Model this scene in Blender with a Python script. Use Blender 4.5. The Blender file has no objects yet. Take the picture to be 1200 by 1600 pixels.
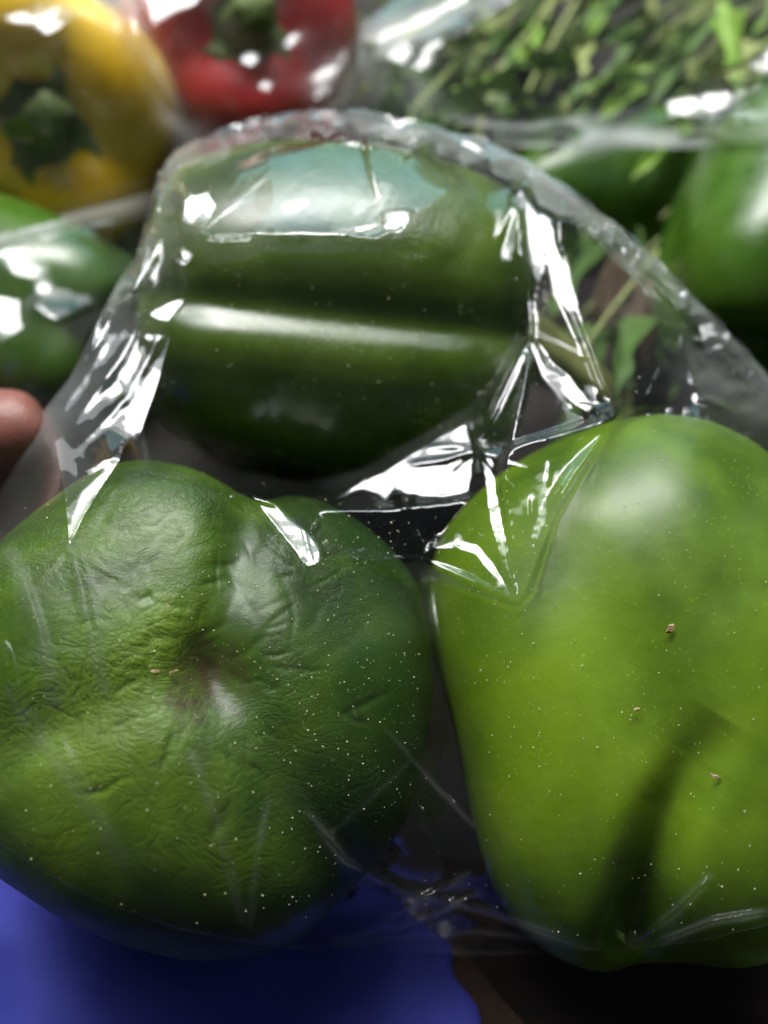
import bpy, bmesh, math, random
import numpy as np
from mathutils import Vector, Matrix
from mathutils.bvhtree import BVHTree

sc = bpy.context.scene
COL = sc.collection
rng = np.random.default_rng(7)
random.seed(7)

# ------------------------------------------------------------------ camera
CAM_H = 0.195
PITCH = math.radians(50)
R_ = np.array([1.0, 0, 0])
U_ = np.array([0, math.sin(PITCH), math.cos(PITCH)])
F_ = np.array([0, math.cos(PITCH), -math.sin(PITCH)])
EYE = np.array([0, 0, CAM_H])
FPX = 1200.0                      # focal length in photograph pixels

cam = bpy.data.cameras.new('camera')
camo = bpy.data.objects.new('camera', cam)
COL.objects.link(camo)
camo.location = EYE
camo.rotation_euler = (math.radians(90) - PITCH, 0, 0)
cam.sensor_fit = 'VERTICAL'
cam.sensor_height = 5.6
cam.sensor_width = 4.2
cam.lens = 4.2
cam.clip_start = 0.005
cam.clip_end = 20
cam.dof.use_dof = True
cam.dof.focus_distance = 0.136
cam.dof.aperture_fstop = 1.0
sc.camera = camo

# ------------------------------------------------------------------ world and lamps
world = bpy.data.worlds.new('World')
sc.world = world
world.use_nodes = True
bg = world.node_tree.nodes['Background']
bg.inputs[0].default_value = (0.55, 0.6, 0.7, 1)
bg.inputs[1].default_value = 0.09

def area(name, loc, target, sx, sy, radiance, color):
    l = bpy.data.lights.new(name, 'AREA')
    l.shape = 'RECTANGLE'
    l.size, l.size_y = sx, sy
    l.energy = radiance * math.pi * sx * sy
    l.color = color
    o = bpy.data.objects.new(name, l)
    COL.objects.link(o)
    o.location = loc
    d = Vector(target) - Vector(loc)
    o.rotation_euler = d.to_track_quat('-Z', 'Y').to_euler()
    return o

CENTRE = (0.0, 0.13, 0.05)
WINDOW = np.array([-0.12, 0.50, 0.86])
SKYBLUE = np.array([0.15, 1.7, 1.05])
area('window_light', WINDOW, CENTRE, 0.58, 0.26, 17.0, (1.0, 0.985, 0.95))
area('added_halo_light', WINDOW * 1.03, CENTRE, 0.86, 0.46, 3.5, (0.97, 0.98, 1.0))  # dimmer lamp added round the window light to soften its glints
area('added_fill_light', WINDOW * 1.06 + np.array([0, 0.10, 0.10]), CENTRE, 1.3, 0.8, 2.6, (0.93, 0.97, 1.0))  # wide lamp added for overhead fill and graded reflections
area('blue_sky_light', SKYBLUE, CENTRE, 1.5, 0.75, 1.5, (0.36, 0.74, 0.86))

sc.render.engine = 'CYCLES'
sc.cycles.use_denoising = True
sc.cycles.use_adaptive_sampling = True
sc.cycles.adaptive_threshold = 0.05
try:
    sc.cycles.denoiser = 'OPENIMAGEDENOISE'
except Exception:
    pass
sc.cycles.transparent_max_bounces = 24
sc.cycles.max_bounces = 5
sc.cycles.diffuse_bounces = 2
sc.cycles.glossy_bounces = 3
sc.cycles.caustics_reflective = False
sc.cycles.caustics_refractive = False
sc.view_settings.view_transform = 'Standard'
sc.view_settings.look = 'None'
sc.view_settings.exposure = 0.12
sc.view_settings.gamma = 1.0

# ------------------------------------------------------------------ helpers
def at(px, py, D):
    """world point seen at photograph pixel (px,py), D metres along the view axis"""
    px = np.asarray(px, float); py = np.asarray(py, float); D = np.asarray(D, float)
    x = (px - 600) / FPX * D
    y = -(py - 800) / FPX * D
    return EYE + x[..., None] * R_ + y[..., None] * U_ + D[..., None] * F_

def cdir(r, u, f):
    v = r * R_ + u * U_ + f * F_
    return v / np.linalg.norm(v)

SLOPE = math.tan(math.radians(10))
def table_z(y):
    return (y - 0.077) * SLOPE

def table_depth(px, py, lift=0.0):
    """depth along the view axis of the sloping stall board at a pixel"""
    px = np.asarray(px, float); py = np.asarray(py, float)
    dy = -(py - 800) / FPX * U_[1] + F_[1]
    dz = -(py - 800) / FPX * U_[2] + F_[2]
    # EYEz + D dz = (D dy - .077) S + lift
    den = dy * SLOPE - dz
    D = (CAM_H + 0.077 * SLOPE - lift) / np.maximum(den, 1e-3)
    return np.clip(D, 0.01, 1.2)

def mesh_obj(name, verts, faces, mat, parent=None, smooth=True):
    me = bpy.data.meshes.new(name)
    me.from_pydata([tuple(v) for v in verts], [], [tuple(f) for f in faces])
    me.update()
    if smooth:
        me.polygons.foreach_set('use_smooth', [True] * len(me.polygons))
    if mat: me.materials.append(mat)
    o = bpy.data.objects.new(name, me)
    COL.objects.link(o)
    if parent: o.parent = parent
    return o

def fast_mesh(name, V, Q, mat, parent=None):
    me = bpy.data.meshes.new(name)
    n = Q.shape[1]
    me.vertices.add(len(V)); me.vertices.foreach_set('co', V.astype(np.float32).ravel())
    me.loops.add(Q.size); me.loops.foreach_set('vertex_index', Q.astype(np.int32).ravel())
    me.polygons.add(len(Q))
    me.polygons.foreach_set('loop_start', np.arange(0, Q.size, n, dtype=np.int32))
    me.polygons.foreach_set('loop_total', np.full(len(Q), n, dtype=np.int32))
    me.polygons.foreach_set('use_smooth', np.ones(len(Q), dtype=bool))
    me.update(); me.validate()
    if mat: me.materials.append(mat)
    o = bpy.data.objects.new(name, me)
    COL.objects.link(o)
    if parent: o.parent = parent
    return o

def tag(o, label=None, cat=None, group=None, kind=None):
    if label: o['label'] = label
    if cat: o['category'] = cat
    if group: o['group'] = group
    if kind: o['kind'] = kind
    return o

def empty(name, M):
    o = bpy.data.objects.new(name, None)
    o.empty_display_size = 0.02
    COL.objects.link(o)
    o.matrix_world = M
    return o

class SmoothNoise:
    """sum of random plane waves: cheap smooth 3-D noise"""
    def __init__(self, seed, scale, n=14):
        r = np.random.default_rng(seed)
        d = r.normal(size=(n, 3)); d /= np.linalg.norm(d, axis=1)[:, None]
        self.k = d * (r.uniform(0.6, 1.5, n) * scale)[:, None]
        self.p = r.uniform(0, 6.28, n); self.n = n
    def __call__(self, P):
        return np.sin(P @ self.k.T + self.p).sum(-1) / math.sqrt(self.n)

# ------------------------------------------------------------------ node helpers
class NT:
    def __init__(self, name):
        self.m = bpy.data.materials.new(name)
        self.m.use_nodes = True
        self.t = self.m.node_tree
        self.t.nodes.clear()
        self.out = self.t.nodes.new('ShaderNodeOutputMaterial')
    def n(self, typ, **kw):
        nd = self.t.nodes.new(typ)
        for k, v in kw.items():
            if k.startswith('i_'):
                key = k[2:].replace('_', ' ')
                nd.inputs[key].default_value = v
            else:
                setattr(nd, k, v)
        return nd
    def l(self, a, b): self.t.links.new(a, b)
    def math(self, op, a, b=None, clamp=False):
        nd = self.n('ShaderNodeMath', operation=op, use_clamp=clamp)
        for i, v in enumerate((a, b)):
            if v is None: continue
            if isinstance(v, (int, float)): nd.inputs[i].default_value = v
            else: self.l(v, nd.inputs[i])
        return nd.outputs[0]
    def ramp(self, fac, stops):
        r = self.n('ShaderNodeValToRGB')
        el = r.color_ramp.elements
        while len(el) < len(stops): el.new(0.5)
        for e, (p, c) in zip(el, stops):
            e.position = p
            e.color = (c, c, c, 1) if isinstance(c, (int, float)) else (*c, 1)
        self.l(fac, r.inputs[0])
        return r.outputs[0]
    def mix(self, fac, a, b, typ='MIX'):
        m = self.n('ShaderNodeMix', data_type='RGBA', blend_type=typ)
        ins = [i for i in m.inputs if i.enabled]
        for v, i in ((fac, m.inputs[0]), (a, m.inputs[6]), (b, m.inputs[7])):
            if isinstance(v, (int, float)): i.default_value = v
            elif isinstance(v, tuple): i.default_value = (*v, 1)
            else: self.l(v, i)
        return m.outputs[2]
    def noise(self, vec, scale, detail=3, rough=0.55, dist=0.0):
        nd = self.n('ShaderNodeTexNoise')
        nd.inputs['Scale'].default_value = scale
        nd.inputs['Detail'].default_value = detail
        nd.inputs['Roughness'].default_value = rough
        nd.inputs['Distortion'].default_value = dist
        self.l(vec, nd.inputs['Vector'])
        return nd
    def obj(self):
        return self.n('ShaderNodeTexCoord').outputs['Object']

def pepper_mat(name, dark, mid, light, rough=0.3, wrinkle=0.0, bruise=0.0, spec=0.5, coat=0.0, scar=False):
    t = NT(name)
    v = t.obj()
    n1 = t.noise(v, 22, 3, 0.55, 0.4)
    n2 = t.noise(v, 75, 4, 0.6)
    f = t.math('ADD', t.math('MULTIPLY', n1.outputs[0], 0.72), t.math('MULTIPLY', n2.outputs[0], 0.28))
    col = t.ramp(f, [(0.38, dark), (0.5, mid), (0.63, light)])
    # lenticel speckle in the skin
    vo = t.n('ShaderNodeTexVoronoi'); vo.inputs['Scale'].default_value = 900
    t.l(v, vo.inputs['Vector'])
    sp = t.ramp(vo.outputs['Distance'], [(0.10, 1.0), (0.22, 0.0)])
    spm = t.math('MULTIPLY', sp, t.ramp(t.noise(v, 160, 2).outputs[0], [(0.5, 0.0), (0.62, 0.35)]))
    col = t.mix(spm, col, tuple(min(1, c * 2.2 + 0.02) for c in light))
    if bruise:
        b = t.ramp(t.noise(v, 38, 5, 0.65, 1.2).outputs[0], [(0.56, 0.0), (0.72, bruise)])
        col = t.mix(b, col, (0.045, 0.035, 0.018))
        sc_ = t.ramp(t.noise(v, 190, 5, 0.7, 2.0).outputs[0], [(0.69, 0.0), (0.74, 0.8)])
        col = t.mix(sc_, col, (0.30, 0.22, 0.10))
    if scar:
        # corky brown scar where the blossom sat
        sx = t.n('ShaderNodeSeparateXYZ'); t.l(v, sx.inputs[0])
        cx = t.n('ShaderNodeCombineXYZ'); t.l(sx.outputs[0], cx.inputs[0]); t.l(sx.outputs[1], cx.inputs[1])
        ln = t.n('ShaderNodeVectorMath', operation='LENGTH'); t.l(cx.outputs[0], ln.inputs[0])
        rd = t.math('ADD', ln.outputs['Value'], t.math('MULTIPLY', t.math('SUBTRACT', t.noise(v, 150, 3, 0.65).outputs[0], 0.5), 0.022))
        sm = t.math('MULTIPLY', t.ramp(t.math('MULTIPLY', rd, 40), [(0.05, 0.85), (0.30, 0.0)]), t.math('LESS_THAN', sx.outputs[2], 0.0))
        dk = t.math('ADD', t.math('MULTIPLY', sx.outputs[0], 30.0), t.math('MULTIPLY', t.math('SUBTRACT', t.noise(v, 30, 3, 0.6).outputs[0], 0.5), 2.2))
        col = t.mix(t.ramp(dk, [(0.15, 0.0), (0.9, 0.75)]), col, (0.010, 0.036, 0.007))  # deeper green mixed in towards the right side
        col = t.mix(sm, col, (0.05, 0.032, 0.014))
    p = t.n('ShaderNodeBsdfPrincipled')
    t.l(col, p.inputs['Base Color'])
    p.inputs['Specular IOR Level'].default_value = spec
    p.inputs['Subsurface Weight'].default_value = 0.0
    p.inputs['Subsurface Radius'].default_value = (0.6, 1.0, 0.25)
    p.inputs['Subsurface Scale'].default_value = 0.003
    p.inputs['Coat Weight'].default_value = coat
    p.inputs['Coat Roughness'].default_value = 0.15
    rr = t.ramp(n2.outputs[0], [(0.3, rough - 0.06), (0.7, rough + 0.10)])
    t.l(rr, p.inputs['Roughness'])
    # fine skin relief, then (for the tired pepper) a net of wrinkles
    h = t.math('MULTIPLY', t.noise(v, 420, 2, 0.6).outputs[0], 0.25)
    h = t.math('ADD', h, t.math('MULTIPLY', t.noise(v, 110, 1, 0.5).outputs[0], 0.6))
    if wrinkle:
        warp = t.n('ShaderNodeVectorMath', operation='MULTIPLY_ADD')
        nz = t.noise(v, 60, 2, 0.6)
        t.l(nz.outputs['Color'], warp.inputs[0]); warp.inputs[1].default_value = (0.012,) * 3
        t.l(v, warp.inputs[2])
        st = t.n('ShaderNodeMapping'); st.inputs['Scale'].default_value = (1.0, 1.7, 1.0)
        st.inputs['Rotation'].default_value = (0.2, 0.3, 0.5)
        t.l(warp.outputs[0], st.inputs[0])
        for s, w in ((260, 0.3), (560, 0.3)):
            ve = t.n('ShaderNodeTexVoronoi', feature='DISTANCE_TO_EDGE'); ve.inputs['Scale'].default_value = s
            t.l(st.outputs[0], ve.inputs['Vector'])
            crk = t.ramp(ve.outputs['Distance'], [(0.0, 0.0), (0.16, 0.85), (0.5, 1.0)])
            msk = t.ramp(t.noise(v, 26 + s * 0.03, 1, 0.6).outputs[0], [(0.46, 0.0), (0.64, 1.0)])
            h = t.math('ADD', h, t.math('MULTIPLY', t.math('MULTIPLY', crk, msk), w * wrinkle))
        for s, w in ((75, 1.0), (170, 0.7)):
            nn = t.noise(st.outputs[0], s, 3, 0.6, 1.8)
            rid = t.ramp(t.math('ABSOLUTE', t.math('SUBTRACT', nn.outputs[0], 0.5)), [(0.0, 0.0), (0.035, 0.75), (0.12, 1.0)])
            msk = t.ramp(t.noise(v, 34, 1, 0.5).outputs[0], [(0.40, 0.1), (0.58, 1.0)])
            h = t.math('ADD', h, t.math('MULTIPLY', t.math('MULTIPLY', rid, msk), w * wrinkle))
    if scar:
        g_ = t.math('ADD', t.math('MULTIPLY', sx.outputs[0], -14.0), t.math('MULTIPLY', sx.outputs[1], -26.0))
        gm = t.math('ADD', t.math('MAXIMUM', t.math('MINIMUM', t.math('ADD', g_, 0.45), 1.0), 0.0), 0.30, True)
        h = t.math('MULTIPLY', h, gm)
    bm = t.n('ShaderNodeBump'); bm.inputs['Strength'].default_value = 0.4
    bm.inputs['Distance'].default_value = 0.0007
    t.l(h, bm.inputs['Height']); t.l(bm.outputs[0], p.inputs['Normal'])
    t.l(p.outputs[0], t.out.inputs[0])
    return t.m

def simple_mat(name, c1, c2, scale=40, rough=0.6, bump=0.3, bumpscale=None, dist=0.001, stretch=(1, 1, 1), spec=0.4, sss=0.0, coords='Object'):
    t = NT(name)
    v = t.n('ShaderNodeTexCoord').outputs[coords]
    mp = t.n('ShaderNodeMapping'); mp.inputs['Scale'].default_value = stretch
    t.l(v, mp.inputs[0]); v = mp.outputs[0]
    n1 = t.noise(v, scale, 5, 0.6, 0.6)
    col = t.ramp(n1.outputs[0], [(0.3, c1), (0.7, c2)])
    p = t.n('ShaderNodeBsdfPrincipled')
    t.l(col, p.inputs['Base Color'])
    p.inputs['Roughness'].default_value = rough
    p.inputs['Specular IOR Level'].default_value = spec
    if sss:
        p.inputs['Subsurface Weight'].default_value = sss
        p.inputs['Subsurface Radius'].default_value = (1, 0.4, 0.25)
        p.inputs['Subsurface Scale'].default_value = 0.003
    b = t.n('ShaderNodeBump'); b.inputs['Strength'].default_value = bump; b.inputs['Distance'].default_value = dist
    t.l(t.noise(v, bumpscale or scale * 4, 5, 0.6).outputs[0], b.inputs['Height'])
    t.l(b.outputs[0], p.inputs['Normal'])
    t.l(p.outputs[0], t.out.inputs[0])
    return t.m

def film_mat(name, tint=0.975):
    """thin clear plastic: mirror-like by Fresnel on both skins, otherwise see-through, a little milky"""
    t = NT(name)
    geo = t.n('ShaderNodeNewGeometry')
    dp = t.n('ShaderNodeVectorMath', operation='DOT_PRODUCT')
    t.l(geo.outputs['Normal'], dp.inputs[0]); t.l(geo.outputs['Incoming'], dp.inputs[1])
    c = t.math('ABSOLUTE', dp.outputs['Value'])
    s = t.math('POWER', t.math('SUBTRACT', 1.0, c, True), 5.0)
    F = t.math('ADD', t.math('MULTIPLY', s, 0.955), 0.045)
    F2 = t.math('DIVIDE', t.math('MULTIPLY', F, 2.0), t.math('ADD', F, 1.0))
    # where the film clings to wet skin only its outer face mirrors
    ac = t.n('ShaderNodeAttribute', attribute_name='cling')
    F2 = t.math('MULTIPLY', F2, t.math('SUBTRACT', 1.0, t.math('MULTIPLY', ac.outputs['Fac'], 0.8)))
    g = t.n('ShaderNodeBsdfGlossy')
    ar = t.n('ShaderNodeAttribute', attribute_name='rough')
    am = t.n('ShaderNodeAttribute', attribute_name='milk')
    t.l(ar.outputs['Fac'], g.inputs['Roughness'])
    tr = t.n('ShaderNodeBsdfTransparent'); tr.inputs[0].default_value = (tint, tint, tint, 1)
    m1 = t.n('ShaderNodeMixShader'); t.l(F2, m1.inputs[0]); t.l(tr.outputs[0], m1.inputs[1]); t.l(g.outputs[0], m1.inputs[2])
    df = t.n('ShaderNodeBsdfDiffuse'); df.inputs[0].default_value = (0.8, 0.81, 0.81, 1)
    tl = t.n('ShaderNodeBsdfTranslucent'); tl.inputs[0].default_value = (0.8, 0.81, 0.81, 1)
    m0 = t.n('ShaderNodeMixShader', i_Fac=0.5); t.l(df.outputs[0], m0.inputs[1]); t.l(tl.outputs[0], m0.inputs[2])
    m2 = t.n('ShaderNodeMixShader')
    # the milkiness grows with the path through the skin, so it shows on the turned-away rims
    hz = t.math('DIVIDE', am.outputs['Fac'], t.math('MAXIMUM', c, 0.35), True)
    t.l(hz, m2.inputs[0]); t.l(m1.outputs[0], m2.inputs[1]); t.l(m0.outputs[0], m2.inputs[2])
    t.l(m2.outputs[0], t.out.inputs[0])
    return t.m

# ------------------------------------------------------------------ materials
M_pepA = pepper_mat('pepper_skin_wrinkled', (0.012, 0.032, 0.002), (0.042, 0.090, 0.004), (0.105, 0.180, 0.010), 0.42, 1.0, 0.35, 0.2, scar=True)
M_pepB = pepper_mat('pepper_skin_lime', (0.046, 0.098, 0.002), (0.088, 0.165, 0.003), (0.138, 0.230, 0.006), 0.42, 0.0, 0.0, 0.2)
M_pepC = pepper_mat('pepper_skin_olive', (0.030, 0.060, 0.004), (0.050, 0.092, 0.006), (0.076, 0.126, 0.012), 0.24, 0.12, 0.10)
M_pepG = pepper_mat('pepper_skin_green', (0.024, 0.070, 0.006), (0.042, 0.105, 0.008), (0.070, 0.150, 0.014), 0.28)
M_pepY = pepper_mat('pepper_skin_yellow', (0.72, 0.40, 0.008), (0.86, 0.54, 0.010), (0.92, 0.63, 0.015), 0.28)
M_pepR = pepper_mat('pepper_skin_red', (0.36, 0.018, 0.018), (0.48, 0.030, 0.028), (0.56, 0.05, 0.045), 0.26)
M_stem = simple_mat('pepper_stalk', (0.06, 0.10, 0.02), (0.15, 0.20, 0.05), 90, 0.55, 0.5)
M_stem2 = simple_mat('pepper_stalk_pale', (0.14, 0.16, 0.04), (0.26, 0.27, 0.09), 90, 0.55, 0.5)
M_film = film_mat('clear_film')
M_dust = simple_mat('dust', (0.45, 0.42, 0.26), (0.75, 0.72, 0.5), 900, 0.9, 0.0)
M_crumb = simple_mat('dry_crumb', (0.28, 0.17, 0.09), (0.5, 0.36, 0.22), 700, 0.8, 0.4)

# ------------------------------------------------------------------ the stall board
def stall():
    wood = simple_mat('stall_wood', (0.010, 0.006, 0.005), (0.028, 0.016, 0.012), 18, 0.75, 0.5, 60, 0.001, (1, 8, 1))
    x0, x1, y0, y1, th = -0.75, 0.75, -0.25, 1.6, 0.02
    V, Fc = [], []
    nx = 10
    root = None
    xs = np.linspace(x0, x1, nx + 1)
    base = [(x0, y0, table_z(y0) - 0.014), (x1, y0, table_z(y0) - 0.014), (x1, y1, table_z(y1) - 0.014), (x0, y1, table_z(y1) - 0.014)]
    b2 = [(a, b, c - th) for a, b, c in base]
    o = mesh_obj('stall_board', base + b2, [(0, 1, 2, 3), (7, 6, 5, 4), (0, 4, 5, 1), (1, 5, 6, 2), (2, 6, 7, 3), (3, 7, 4, 0)], wood, smooth=False)
    tag(o, kind='structure')
    for i in range(nx):
        a, b = xs[i] + 0.0015, xs[i + 1] - 0.0015
        v = []
        for zz in (0.0, -0.012):
            for (X, Y) in ((a, y0), (b, y0), (b, y1), (a, y1)):
                v.append((X, Y, table_z(Y) + zz - 0.0015 - 0.0006 * (i % 3)))
        mesh_obj('plank', v, [(0, 1, 2, 3), (7, 6, 5, 4), (0, 4, 5, 1), (1, 5, 6, 2), (2, 6, 7, 3), (3, 7, 4, 0)], wood, o, smooth=False)
    return o
stall()

# ------------------------------------------------------------------ bell peppers
def catmull(pts, n):
    P = np.array(pts, float)
    d = np.r_[0, np.cumsum(np.linalg.norm(np.diff(P, axis=0), axis=1) ** 0.5)]
    tt = np.linspace(0, d[-1], n)
    Pe = np.vstack([2 * P[0] - P[1], P, 2 * P[-1] - P[-2]])
    de = np.r_[-d[1], d, 2 * d[-1] - d[-2]]
    out = np.zeros((n, P.shape[1]))
    for i, t in enumerate(tt):
        k = min(max(np.searchsorted(d, t) - 1, 0), len(P) - 2)
        p0, p1, p2, p3 = Pe[k:k + 4]; t0, t1, t2, t3 = de[k:k + 4]
        m1 = (p2 - p0) / (t2 - t0) * (t2 - t1); m2 = (p3 - p1) / (t3 - t1) * (t2 - t1)
        u = (t - t1) / (t2 - t1)
        out[i] = (2 * u**3 - 3 * u**2 + 1) * p1 + (u**3 - 2 * u**2 + u) * m1 + (-2 * u**3 + 3 * u**2) * p2 + (u**3 - u**2) * m2
    return out

PROFILE = [(0.0, -0.78), (0.16, -0.86), (0.38, -0.99), (0.60, -0.96), (0.82, -0.72), (0.94, -0.3), (1.0, 0.15),
           (1.0, 0.50), (0.88, 0.86), (0.62, 1.0), (0.36, 0.93), (0.15, 0.74), (0.0, 0.70)]

def pepper(name, centre, axis, roll, rad, half, lobes, mat, label, group=None, lobe_depth=0.16, seed=1, profile=None,
           nth=200, ns=130, lobe_amp=(1, 1, 1, 1), tip=0.10, stem=True, stem_mat=None, stem_bend=(0.3, 0.1), stem_len=0.026,
           dents=0.035, squash=1.0, mid=0.35, sharp=0.05, pucker=0.0, end_only=False, gw=None, around=None, cat='bell pepper'):
    """axis: world direction of the stem end; local +z is the stem"""
    z = Vector(axis).normalized()
    ref = Vector((1, 0, 0)) if abs(z.x) < 0.8 else Vector((0, 1, 0))
    x = (ref - z * ref.dot(z)).normalized(); y = z.cross(x)
    Rm = Matrix((x, y, z)).transposed().to_4x4() @ Matrix.Rotation(roll, 4, 'Z')
    M = Matrix.Translation(Vector(centre)) @ Rm
    prof = catmull(profile or PROFILE, ns)
    r = np.clip(prof[:, 0], 0, None); zz = prof[:, 1]
    th = np.linspace(0, 2 * math.pi, nth, endpoint=False)
    n = lobes
    # lobe centres at th = 2 pi k / n ; grooves between
    c = np.cos(n * th / 2)
    groove = 1 - np.sqrt(c * c + sharp) / math.sqrt(1 + sharp)
    if gw is not None:
        groove = groove * np.array(gw)[(th / (2 * math.pi / n)).astype(int) % n]
    k = (np.round(th / (2 * math.pi / n)).astype(int)) % n
    wk = np.array([np.interp(0, [0], [lobe_amp[i % len(lobe_amp)]]) for i in range(n)])
    amp = np.zeros_like(th)
    for i in range(n):
        dth = np.abs(np.angle(np.exp(1j * (th - 2 * math.pi * i / n))))
        amp += np.clip(np.cos(np.clip(dth * n / 2, 0, math.pi / 2)), 0, 1) ** 1.2 * (wk[i] - 1)
    prog = 1.0 - mid * np.exp(-((zz - 0.1) / 0.5) ** 2)           # grooves deepest at the two ends
    if end_only:
        e_ = np.clip((-zz - 0.0) / 0.8, 0, 1); prog = 0.03 + 0.97 * e_ * e_ * (3 - 2 * e_)
    rr = r[:, None] * (1 - lobe_depth * prog[:, None] * groove[None, :] + 0.55 * amp[None, :]) * rad
    if around is not None:
        # measured cross-section: (degrees up from the side that faces out, radius)
        ref, tab = around
        off = np.degrees(np.angle(np.exp(1j * (math.radians(ref) - th))))
        tab = sorted(tab); mult = np.interp(off, [a for a, _ in tab], [b for _, b in tab], period=360)
        ker = np.exp(-(np.arange(-6, 7) / 2.2) ** 2); ker /= ker.sum()
        mult = np.convolve(np.r_[mult[-6:], mult, mult[:6]], ker, 'valid')
        rr = r[:, None] * mult[None, :] * rad
        groove = groove * 0.3
    lo = np.clip(-zz, 0, 1) ** 2
    zl = zz[:, None] * half + np.zeros_like(rr)
    rn = np.clip(r, 0, 1)
    zl += half * tip * lo[:, None] * rn[:, None] * (groove[None, :] * 2.0 - 0.35 - amp[None, :])
    hi = np.clip(zz, 0, 1) ** 2
    zl -= half * 0.10 * hi[:, None] * (rn[:, None] * (1 - rn[:, None]) * 4) * (groove[None, :] * 1.2)
    P = np.stack([rr * np.cos(th)[None, :], rr * np.sin(th)[None, :] * squash, zl], -1)
    nz = SmoothNoise(seed, 55); nz2 = SmoothNoise(seed + 50, 130)
    flat = P.reshape(-1, 3)
    rad_dir = flat / (np.linalg.norm(flat, axis=1)[:, None] + 1e-9)
    w = np.clip(np.repeat(rn, nth) * 1.4, 0, 1)
    flat = flat + rad_dir * (w * (nz(flat) * dents * rad * 0.6 + nz2(flat) * dents * rad * 0.16))[:, None]
    if pucker:
        # skin gathered into the shrunken blossom end
        rp = np.random.default_rng(seed + 5)
        RN = np.repeat(rn, nth); TH = np.tile(th, ns); ZZ = np.repeat(zz, nth)
        cre = np.zeros_like(RN)
        for _ in range(15):
            t0 = rp.uniform(0, 6.283); wd = rp.uniform(0.05, 0.12); ln = rp.uniform(0.25, 0.75); am = rp.uniform(0.4, 1.0); bend = rp.uniform(-0.9, 0.9)
            dt = np.angle(np.exp(1j * (TH - t0 - bend * RN)))
            cre += am * np.exp(-(dt / wd) ** 2) * np.clip(RN * 6, 0, 1) * np.exp(-(RN / ln) ** 4) * np.clip(RN / 0.35, 0.35, 1)
        flat = flat - rad_dir * (np.clip(-ZZ * 3, 0, 1) * cre * pucker)[:, None]
    V = flat.reshape(ns, nth, 3)
    V[0] = V[0].mean(0); V[-1] = V[-1].mean(0)
    idx = np.arange(ns * nth).reshape(ns, nth)
    a = idx[:-1]; b = idx[1:]
    Q = np.stack([a, np.roll(a, -1, 1), np.roll(b, -1, 1), b], -1).reshape(-1, 4)
    root = empty(name, M)
    tag(root, label, cat, group)
    body = fast_mesh('body', V.reshape(-1, 3), Q, mat, root)
    if stem:
        z0 = V[-1, 0, 2]
        sm = stem_mat or M_stem
        # calyx: a scalloped green cap sitting in the hollow
        nr, na = 7, 48
        vs, fs = [], []
        for i in range(nr):
            f = i / (nr - 1)
            for j in range(na):
                t = 2 * math.pi * j / na
                rc = rad * 0.40 * f * (1 + 0.16 * f * math.cos(6 * t + seed) + 0.06 * math.sin(3 * t))
                zc = z0 + half * (0.02 + 0.16 * f ** 1.5) + 0.0025 * (1 - f) + 0.0008
                vs.append((rc * math.cos(t), rc * math.sin(t), zc))
        for i in range(nr - 1):
            for j in range(na):
                fs.append((i * na + j, i * na + (j + 1) % na, (i + 1) * na + (j + 1) % na, (i + 1) * na + j))
        cal = mesh_obj('calyx', vs, fs, sm, root)
        so = cal.modifiers.new('thick', 'SOLIDIFY'); so.thickness = 0.0016; so.offset = 1
        # stalk: tapered ribbed tube, flared at the cut end
        vs, fs = [], []
        m, na = 14, 20
        for i in range(m):
            f = i / (m - 1)
            cx = stem_bend[0] * stem_len * f * f; cy = stem_bend[1] * stem_len * f * f
            rs = rad * (0.19 * (1 - f) ** 2 + 0.115 + 0.045 * f ** 3)
            for j in range(na):
                t = 2 * math.pi * j / na
                rj = rs * (1 + 0.09 * math.cos(5 * t))
                vs.append((cx + rj * math.cos(t), cy + rj * math.sin(t), z0 + 0.002 + stem_len * f))
        for i in range(m - 1):
            for j in range(na):
                fs.append((i * na + j, i * na + (j + 1) % na, (i + 1) * na + (j + 1) % na, (i + 1) * na + j))
        vs.append((stem_bend[0] * stem_len, stem_bend[1] * stem_len, z0 + 0.001 + stem_len))
        for j in range(na):
            fs.append(((m - 1) * na + j, (m - 1) * na + (j + 1) % na, m * na))
        mesh_obj('stalk', vs, fs, sm, root)
    Vw = V.reshape(-1, 3) @ np.array(M.to_3x3()).T + np.array(M.translation)
    return root, Vw, Q

def seg_dist(line, X, Y):
    L = np.asarray(line, float); best = np.full(X.shape, 1e9); par = np.zeros(X.shape)
    n = max(len(L) - 1, 1)
    for i in range(len(L) - 1):
        p, q = L[i], L[i + 1]; d = q - p; t = np.clip(((X - p[0]) * d[0] + (Y - p[1]) * d[1]) / (d @ d + 1e-9), 0, 1)
        dd = np.hypot(X - p[0] - t * d[0], Y - p[1] - t * d[1]); m = dd < best
        best = np.where(m, dd, best); par = np.where(m, (i + t) / n, par)
    return best, par

def project(P):
    d = P - EYE
    z = d @ F_
    return 600 + FPX * (d @ R_) / z, 800 - FPX * (d @ U_) / z

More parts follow.
